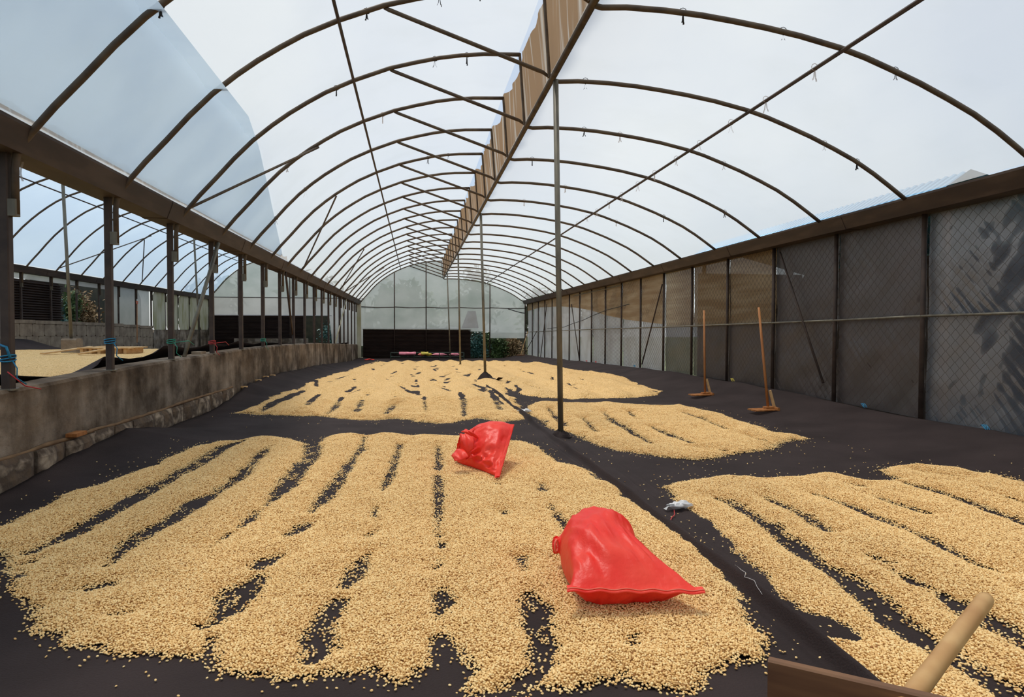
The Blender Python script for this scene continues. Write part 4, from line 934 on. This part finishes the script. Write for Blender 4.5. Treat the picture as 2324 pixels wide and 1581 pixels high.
# the farther, crumpled one: hem at its right, loose mouth at its left
P0 = np.array(fz(1130, 1080, .06)); P1 = np.array(onY(1163, 964, 6.62))
lo_ = [P0, fz(1112, 1074, .055), fz(1090, 1066, .055), fz(1068, 1058, .055), fz(1050, 1052, .06), fz(1038, 1046, .07), fz(1030, 1036, .10)]
hi_ = [P1, onY(1142, 958, 6.68), onY(1112, 958, 6.72), onY(1085, 966, 6.72), onY(1066, 977, 6.68), onY(1052, 986, 6.62), onY(1042, 992, 6.58)]
vw = ORG - np.array([.62, 6.3, .25]); vw[2] = .55*np.linalg.norm(vw[:2])
s2, rw2, _, _ = loft_sack(lo_, hi_, [.012, .15, .19, .17, .12, .08, .03], [.012, .18, .24, .22, .16, .10, .04], vw, 'crumpled red plastic sack with a loose gathered mouth, the farther of the two', .048, 321, .23,
                          crump_fn=lambda vv, ca, sa: .35 + 1.2*np.clip(-ca*1.0+.15, 0, 1)*1.0 + .5*(vv > .55))
hem(s2, P0, P1, np.cross((P1-P0)/np.linalg.norm(P1-P0), (1, 0, 0)), (1, .1, 0), .02)
def flap(pts_a, pts_b, nm):
    A_2 = np.array(pts_a); B_2 = np.array(pts_b); G = []
    for i in range(12):
        f = i/11.0*(len(A_2)-1); k = min(int(f), len(A_2)-2); f -= k
        a_2 = A_2[k]*(1-f)+A_2[k+1]*f; b_2 = B_2[k]*(1-f)+B_2[k+1]*f
        G.append([a_2*(1-s_)+b_2*s_ + vw/np.linalg.norm(vw)*(.03*math.sin(math.pi*s_)+.03*float(vn(i*.7, s_*4, 95))) for s_ in np.linspace(0, 1, 12)])
    o_ = MB().grid(np.array(G)).build(nm, M['red'], s2, smooth=True); so_ = o_.modifiers.new('t', 'SOLIDIFY'); so_.thickness = .006
flap([onY(1043, 984, 6.40), onY(1058, 983, 6.36), onY(1076, 992, 6.34)], [onY(1044, 1020, 6.34), onY(1062, 1028, 6.26), onY(1076, 1018, 6.26)], 'mouth_flap')
flap([onY(1046, 980, 6.5), onY(1056, 972, 6.52), onY(1070, 978, 6.5)], [onY(1062, 986, 6.46), onY(1072, 990, 6.46), onY(1088, 996, 6.44)], 'mouth_flap')
flap([onY(1024, 1034, 6.32), onY(1036, 1018, 6.36), onY(1050, 1016, 6.34)], [onY(1032, 1046, 6.2), onY(1048, 1044, 6.18), onY(1064, 1036, 6.18)], 'mouth_flap')

# red cloth scrap at the far left end of the beans
p = px_floor(838, 817); G = [[(p[0]-.28+.56*i/9.0, p[1]+.3*j/7.0, float(zcloth(p[0], p[1]))+.03+.13*abs(float(vn(i*.8, j*.8, 4)))*math.sin(math.pi*i/9)) for j in range(8)] for i in range(10)]
sc = MB().grid(np.array(G)).build('red_scrap', M['red'], base=(p[0], p[1], float(zcloth(p[0], p[1]))), smooth=True)
so = sc.modifiers.new('thickness', 'SOLIDIFY'); so.thickness = .02
tag(sc, 'small heap of red plastic by the far foot of the concrete wall', 'scrap')

# low rack of sacks in front of the end wall
zr = float(zbase(40.2)); t = thing('low_rack', (.6, 40.4, zr), 'low dark green rack standing before the black slats at the far end', 'rack')
M['rackgreen'] = mat('dark_green_paint', (34, 48, 38), (44, 58, 46), (3, 3, 3), .6)
for yy in (40.15, 40.65): MB().bar((-1.5, yy, zr+.17), (2.9, yy, zr+.17), .05, .05).build('rail', M['rackgreen'], t)
for yy in (40.15, 40.65): MB().bar((-1.5, yy+.0, zr+.42), (2.9, yy, zr+.42), .04, .04).build('rail', M['rackgreen'], t)
for xx in (-1.5, -.1, 1.4, 2.9):
    for yy in (40.15, 40.65): MB().bar((xx, yy, zr-.02), (xx, yy, zr+.44), .05, .05).build('leg', M['rackgreen'], t)
for i in range(10): MB().bar((-1.45+i*.48, 40.12, zr+.2), (-1.45+i*.48, 40.68, zr+.2), .09, .02).build('slat', M['rackgreen'], t)
M['orange'] = mat('coral_sack', (232, 110, 96), (244, 140, 120), (6, 6, 6), .5)
for (x0, x1, zz, m_, lab) in ((.12, .50, .21, 'orange', 'coral sack on the low rack, leftmost of its row'), (.55, .92, .21, 'yellow', 'yellow sack on the low rack between the coral and the pink one'),
                              (.97, 1.78, .21, 'pink', 'long pink sack in the middle of the low rack'), (2.0, 2.62, .21, 'pink', 'pink sack at the right end of the low rack behind the poles'),
                              ):
    sack((x0, 40.2, zr+zz+.1), (x0, 40.6, zr+zz+.1), (x1+.1, 40.4, zr+zz+.1), .1, .09, lab, M[m_], zr+zz, .7, int(x0*10)+20, nu=24, nv=18, seam=False, up=(0, 0, 1), collar=0)
for (x0, x1, m_, lab) in ((-1.0, -.0, 'pink', 'flat pink sack folded over the top rails of the low rack'), (.3, .75, 'yellow', 'flat yellow sack folded over the top rails of the low rack')):
    G = [[(x0+(x1-x0)*i/9.0, 40.08+.64*j/11.0, zr+.455+.03*float(fbm(i*.5, j*.5, 5))-.12*(j in (0, 11))) for j in range(12)] for i in range(10)]
    o = MB().grid(np.array(G)).build('folded_sack', M[m_], base=((x0+x1)/2, 40.4, zr+.44), smooth=True); so = o.modifiers.new('t', 'SOLIDIFY'); so.thickness = .02; so.offset = 1
    tag(o, lab, 'sack')

# ------------------------------------------------------------------ wooden rakes by the right wall
def rake(u0, v0, ut, vt, lab):
    p = px_floor(u0, v0, .0); x, y = p[0], p[1]; z = float(zcloth(x, y))
    d = ray(ut, vt); q = ORG + d*((y+.10)/d[1])
    t = thing('wooden_rake', (x, y, z), lab, 'rake', 'wooden rakes standing by the side wall')
    foot = np.array([x, y, z+.05]); 
    MB().tube([foot, foot*.65+q*.35, q], [.024, .023, .019], 8).build('handle', M['wood'], t, smooth=True)
    hd_ = MB().bar((x-.07, y-.01, z+.05), (x+.13, y+.02, z+.05), .10, .035).build('head', M['wood'], t)
    for k in range(5):
        MB().bar((x+.10, y-.12+.06*k, z+.022), (x-.34, y-.20+.06*k, z+.020), .036, .022).build('tooth', M['wood'], hd_)
    MB().bar((x+.11, y-.15, z+.035), (x+.11, y+.17, z+.035), .045, .05).build('cross_bar', M['wood'], t)
    MB().bar((x+.125, y+.0, z+.02), (x+.035, y+.01, z+.34), .045, .03, up=(0, 1, 0)).build('brace', M['wood_pale'], t)
    return t
rake(1600, 893, 1598, 704, 'upright wooden rake by the side wall, the farther of the pair')
rake(1743, 931, 1722, 697, 'leaning wooden rake by the side wall, the nearer of the pair')
# broom handle in the far right corner
x, y = 6.55, 41.2; z = float(zcloth(x, y)); t = thing('broom', (x, y, z), 'thin pale broom leaning in the far right corner', 'broom')
MB().tube([(x, y, z+.05), (x+.5, y+.3, z+1.55)], .02, 6).build('handle', M['wood_pale'], t); MB().box((x-.25, y-.05, z), (x+.25, y+.05, z+.09)).build('head', M['wood_dark'], t)

# ------------------------------------------------------------------ wooden hand barrow in the near right corner
zt = .66; a = onZ(1746, 1487, zt); b_ = onZ(2078, 1562, zt); d = (b_-a); d[2] = 0; d /= np.linalg.norm(d); nrm = np.array([-d[1], d[0], 0]);
if nrm@ray(1900, 1500) < 0: nrm = -nrm                                  # away from the camera
a = a.copy(); e = a + d*.78; back = -nrm*.62
t = thing('hand_barrow', (float((a+e)[0]/2), float((a+e)[1]/2), 0), 'wooden hand barrow with a round handle, cut off by the bottom right corner', 'barrow')
up = np.array([0, 0, 1.0])
def brd(p, q, zlo, zhi, th_, nm='side_board', m_='wood_dark'):
    p = p.copy(); q = q.copy(); p[2] = q[2] = (zlo+zhi)/2; return MB().bar(p, q, th_, zhi-zlo, bev=.004).build(nm, M[m_], t)
brd(a-nrm*.012, e-nrm*.012, zt-.27, zt, .024); brd(a+back, e+back, zt-.27, zt-.10, .024)
brd(a-nrm*.02+d*.012, a+back+d*.012, zt-.27, zt-.13, .024); brd(e-nrm*.02-d*.012, e+back-d*.012, zt-.27, zt-.13, .024)
for k in range(5):
    o_ = -nrm*(.07+.12*k); brd(a+o_, e+o_, zt-.295, zt-.27, .115, 'floor_board')
for pt in (a+d*.05-nrm*.05, e-d*.05-nrm*.05, a+d*.05+back*.92, e-d*.05+back*.92):
    p = pt.copy(); p[2] = .012; q = pt.copy(); q[2] = zt-.28; MB().bar(p, q, .05, .05).build('leg', M['wood_dark'], t)
h0 = onZ(2060, 1592, zt-.03); h1 = onZ(2238, 1358, zt+.03)
hd = h1-h0
MB().tube([h0-hd*.25, h0, h0+hd*.35, h0+hd*.7, h1-hd*.03, h1], [.021, .0215, .0205, .021, .021, .018], 14).build('handle', M['pole_wood'], t, smooth=True)

# ------------------------------------------------------------------ scraps of plastic, string and small things
def scrap(u, v, r, lab, string=False):
    p = px_floor(u, v, .03); z = float(zcloth(p[0], p[1]))+.015
    t = thing('plastic_scrap', (p[0], p[1], z), lab, 'scrap')
    G = []
    for i in range(13):
        th_ = math.pi*i/12.0
        G.append([(p[0]+r*1.5*math.cos(th_)*(1+.8*float(vn(a_*1.5, th_*2, 7))), p[1]+r*.75*math.sin(th_)*math.cos(a_)*(1+1.1*float(vn(a_*2, th_*3, 8))), z + r*.42 + r*.42*math.sin(th_)*math.sin(a_)*(1+1.4*float(vn(a_*2, th_*3, 9)))) for a_ in np.linspace(0, 2*math.pi, 20, endpoint=False)])
    MB().grid(np.array(G), close=True).build('bag', M['white'], t, smooth=True)
    tl = np.array([[(p[0]-r*1.4-.05*k/4.0, p[1]-.03*k/4.0+(-.02+.04*j)*(.3+k*.3), z+.012+.01*math.sin(k+j)) for j in (0, 1)] for k in range(5)])
    MB().grid(tl).build('mouth', M['white'], t, smooth=True)
    if string:
        sp_ = [px_floor(a_, b_2, .03) for a_, b_2 in ((1530, 1150), (1531, 1162), (1524, 1172), (1519, 1180), (1521, 1186), (1530, 1191), (1537, 1193))]
        MB().tube([(q[0], q[1], float(zR(q[0], q[1]))+.012+.006*math.sin(i)) for i, q in enumerate(sp_)], .0035, 5).build('string', M['rope_red'], t, smooth=True)
    return t
scrap(1543, 1148, .06, 'white plastic scrap tied with red string, on the cloth beside the nearer red sack', True)
scrap(1190, 934, .07, 'white plastic scrap on the seam near the foot of the nearest pole')
thr = [px_floor(u, v, .05) for u, v in ((1668, 1294), (1672, 1292), (1682, 1305), (1692, 1312), (1690, 1316), (1700, 1322), (1712, 1330), (1718, 1338), (1730, 1350))]
tag(MB().tube([(q[0], q[1], float(zL(min(q[0], seam_x(q[1])-.02), q[1]))+.012) for q in thr], .0014, 5).build('white_thread', M['white'], base=tuple(thr[0]), smooth=True), 'loose white thread lying along the cloth seam', 'thread')
p = onX(172, 990, -3.50); tag(MB().box((-3.545, p[1]-.11, .285), (-3.44, p[1]+.11, .325)).build('wood_offcut', M['wood'], base=(-3.5, p[1], .285)), 'small orange wood offcut lying on the ledge of the concrete wall', 'offcut')
for (u, v, lab) in ((452, 803, 'small brick scrap on top of the concrete wall beside the slanting prop'),):
    p = onX(u, v, -3.72); z = float(walltop(p[1])); tag(MB().box((-3.8, p[1]-.15, z-.01), (-3.65, p[1]+.15, z+.05)).build('brick_scrap', M['block'], base=(-3.72, p[1], z)), lab, 'brick')
# corks holding the cloth to the wall
for k, (u, v) in enumerate(((556, 874), (588, 861), (605, 856), (620, 850))):
    p = onX(u, v, -3.49); z = float(zL(-3.47, p[1])); o = MB().tube([(-3.60, p[1], z-.01), (-3.44, p[1], z-.015)], [.028, .034], 8).build('cloth_peg', M['wood_pale'], base=(-3.49, p[1], z), smooth=True)
    tag(o, 'pale peg pinning the cloth edge to the concrete wall, ' + ORD[k] + ' from the near end', 'peg', 'pegs along the concrete wall')
# hanging white strip beside the nearest post
p = onY(46, 352, Yn(-1)+.3); G = [[(p[0]+.02*j+.012*math.sin(i), p[1], p[2]-.24*i/7.0) for j in (0, 1)] for i in range(8)]
tag(MB().grid(np.array(G)).build('hanging_strip', M['tie'], base=tuple(p), smooth=True), 'pale plastic strip hanging from the gutter beside the nearest post', 'strip')

# ------------------------------------------------------------------ things on the raised terrace
p = onZ(258, 799, .80); px0, py0 = p[0], p[1]; zb = float(zterr(py0))+.05
t = thing('pallet', (px0, py0, zb), 'pale wooden pallet lying on the beans of the raised terrace', 'pallet')
for j in range(6): MB().bar((px0-.55+.2*j, py0-.45, zb+.07), (px0-.50+.2*j, py0+.45, zb+.07), .07, .13).build('bearer', M['wood_pale'], t)
for j in range(5): MB().bar((px0-.62, py0-.44+.22*j, zb+.15), (px0+.62, py0-.44+.22*j, zb+.15), .15, .03).build('deck_board', M['wood_pale'], t)
for (u0, v0, u1, v1, lab) in ((96, 797, 206, 786, 'long pale plank lying behind the block of the terrace pole'), (168, 786, 246, 784, 'pale plank crossing the pile behind the terrace pole'), (178, 798, 246, 790, 'pale plank leaning from the pole block towards the pallet')):
    a = onZ(u0, v0, .86); b_ = onZ(u1, v1, .93); 
    b_ = a + (b_-a)/np.linalg.norm(b_-a)*min(np.linalg.norm(b_-a), 3.2); a[2] = float(zterr(a[1]))+.09; b_[2] = float(zterr(b_[1]))+.20
    tag(MB().bar(a, b_, .12, .035).build('plank', M['wood_pale'], base=tuple(a)), lab, 'plank', 'planks on the terrace')
p = onX(308, 722, -13.9); z = float(zterr(p[1])); t = thing('shovel', (-13.9, p[1], z), 'orange handled shovel leaning against the block wall of the terrace', 'shovel')
q = onX(311, 689, -14.0); MB().tube([(-13.85, p[1], z+.3), (q[0], q[1], q[2])], .022, 6).build('shaft', M['wood'], t); M['shovel'] = mat('orange_plastic', (214, 92, 40), None, rough=.5)
MB().tube([(q[0], q[1]-.09, q[2]+.12), (q[0], q[1]-.07, q[2]), (q[0], q[1]+.07, q[2]), (q[0], q[1]+.09, q[2]+.12), (q[0], q[1]-.09, q[2]+.12)], .02, 6).build('grip', M['shovel'], t)
MB().grid(np.array([[(-13.8+.03*i, p[1]-.11+.11*j, z+.32-.08*i) for j in range(3)] for i in range(5)])).build('blade', M['steel2'], t)

# ------------------------------------------------------------------ outdoors
def shrub(name, c, r, n, m_, lab, cat, trunk=0.0, leaf=.09, seed=0, group=None):
    rg = np.random.default_rng(seed); c = np.asarray(c, float); t = thing(name, (c[0], c[1], c[2]-r[2]-trunk), lab, cat, group)
    k = 9; cl = rg.normal(0, .42, (k, 3))*np.asarray(r)*1.0
    P = cl[rg.integers(0, k, n)] + rg.normal(0, .30, (n, 3))*np.asarray(r)
    V = []; F = []
    for i in range(n):
        p = c+P[i]; u = rg.normal(0, 1, 3); u /= np.linalg.norm(u); w = np.cross(u, rg.normal(0, 1, 3)); w /= np.linalg.norm(w); s = leaf*rg.uniform(.6, 1.4)
        V += [p-u*s, p+w*s*.45, p+u*s, p-w*s*.45]; F.append((4*i, 4*i+1, 4*i+2, 4*i+3))
    MB().add(V, F).build('foliage', m_, t)
    b = MB(); base = np.array([c[0], c[1], c[2]-r[2]-trunk])
    for i in range(5):
        q = c+cl[i]; b.tube([base+rg.normal(0, .05, 3)*[1, 1, 0], base*.5+q*.5+rg.normal(0, .1, 3)*r, q], [.05*(1+trunk), .035*(1+trunk), .012], 6)
    b.build('stem', M['bark'], t, smooth=True)
    return t
sh = [((4.0, Y1+.9, .35), (.9, .5, .9), 'leaf_blue', 'blue-green shrub behind the end wall, just right of the black slats'), ((5.2, Y1+1.0, .3), (.9, .5, .9), 'leaf', 'dark green shrub behind the end wall, between its two right posts'), ((6.4, Y1+1.1, .2), (.9, .5, .8), 'leaf_dry', 'dry brown shrub behind the end wall, in its right corner'),
      ((-5.6, YL+1.0, .8), (.9, .5, 1.0), 'leaf_blue', 'blue-green shrub behind the end of the terrace, beside its black slats'), ((-4.6, YL+1.2, .6), (.8, .5, .9), 'leaf', 'green shrub behind the end of the terrace, nearest the concrete wall'),
      ((-15.3, 30.4, 2.25), (.5, .9, 1.1), 'leaf_blue', 'blue-green shrub above the block wall, next to the black slats'), ((-15.3, 33.4, 2.2), (.5, .9, 1.1), 'leaf_dry', 'dry shrub above the block wall, next to the grey screen'), ((-15.3, 31.9, 1.9), (.5, .8, .9), 'leaf', 'low green shrub just over the block wall coping')]
for i, (c, r, mm, lab) in enumerate(sh): shrub('shrub', c, r, 2200, M[mm], lab, 'shrub', .3 if c[0] > -10 else .6, .085, 40+i)
MB().box((3.6, Y1+1.9, -.7), (7.4, Y1+2.0, 1.2)).build('bank', mat('dark_earth_bank', (60, 62, 54), (84, 80, 66), (2, 2, 2), .95)); tag(bpy.data.objects['bank'], 'dark earth bank behind the shrubs at the right of the end wall', 'bank')
MB().box((-16.7, 31.0, -.7), (-16.5, 43.0, 3.7)).build('bank', bpy.data.materials['dark_earth_bank']); tag(bpy.data.objects['bank.001'], 'dark earth bank behind the shrubs above the block wall', 'bank')
MB().box((-8.2, YL+2.6, -.7), (-3.2, YL+2.8, 2.7)).build('bank', bpy.data.materials['dark_earth_bank']); tag(bpy.data.objects['bank.002'], 'dark earth bank behind the shrubs at the end of the terrace', 'bank')
tr = [(-9, 60, 4.6, 3.0), (-1.5, 60, 4.6, 2.8), (5.5, 66, 5.0, 3.0), (11.5, 62, 4.2, 2.6), (-18, 62, 5.0, 3.2), (20, 66, 4.6, 3.0)]
for i, (x, y, z, r) in enumerate(tr):
    shrub('tree', (x, y, z-1.5), (r*.75, r*.6, r*.7), 2600, M['leaf'], ['broad tree behind the terrace end', 'rounded tree dimly seen behind the left of the end wall', 'tall tree dimly seen behind the middle of the end wall', 'smaller tree dimly seen behind the right of the end wall', 'tree far behind the outer terrace corner', 'tree beyond the far right corner'][i], 'tree', max(.2, z-1.5-r*.7+.75), .34, 60+i)
# shed with a corrugated roof outside the side wall
t = thing('shed', (9.8, 12.6, -.75), 'outbuilding with a bluish corrugated roof, seen through the side plastic', 'shed')
yy = np.arange(8.85, 17.9, .02)
top = np.array([[(x, y, z_+.028*math.sin(y*2*math.pi/.16)) for x, z_ in ((7.62, 3.40), (8.2, 3.79), (9.6, 3.45), (11.2, 3.05))] for y in yy]); bt = top.copy(); bt[..., 2] -= .012
MB().grid(top).grid(bt[:, ::-1]).build('corrugated_roof', M['roofmetal'], t, smooth=False)
MB().box((10.9, 8.9, -.75), (11.05, 17.8, H+1.62)).build('back_wall', M['shedwall'], t)
MB().box((7.9, 17.65, -.75), (11.0, 17.8, H+1.6)).build('end_wall', M['shedwall'], t)
for y in (9.0, 13.2, 17.5): MB().bar((7.95, y, -.75), (7.95, y, H+2.1), .09, .09).build('post', M['wood_dark'], t)

M['bluewall'] = mat('blue_grey_wall', (70, 84, 100), (88, 102, 118), (1, 1, 1), .9)
t = thing('backdrop_wall', (10.2, .5, -.75), 'blue-grey wall added outside to darken the nearest clear plastic', 'wall')  # added wall, gives the clear plastic a dark backdrop
for k in range(5): MB().box((10.1, -6+2.7*k, -.75), (10.3, -6+2.7*k+2.65, H+1.35)).build('panel', M['bluewall'], t)
for k in range(6): MB().bar((10.05, -6.02+2.7*k, -.75), (10.05, -6.02+2.7*k, H+1.45), .16, .16).build('post', M['panelc'], t)
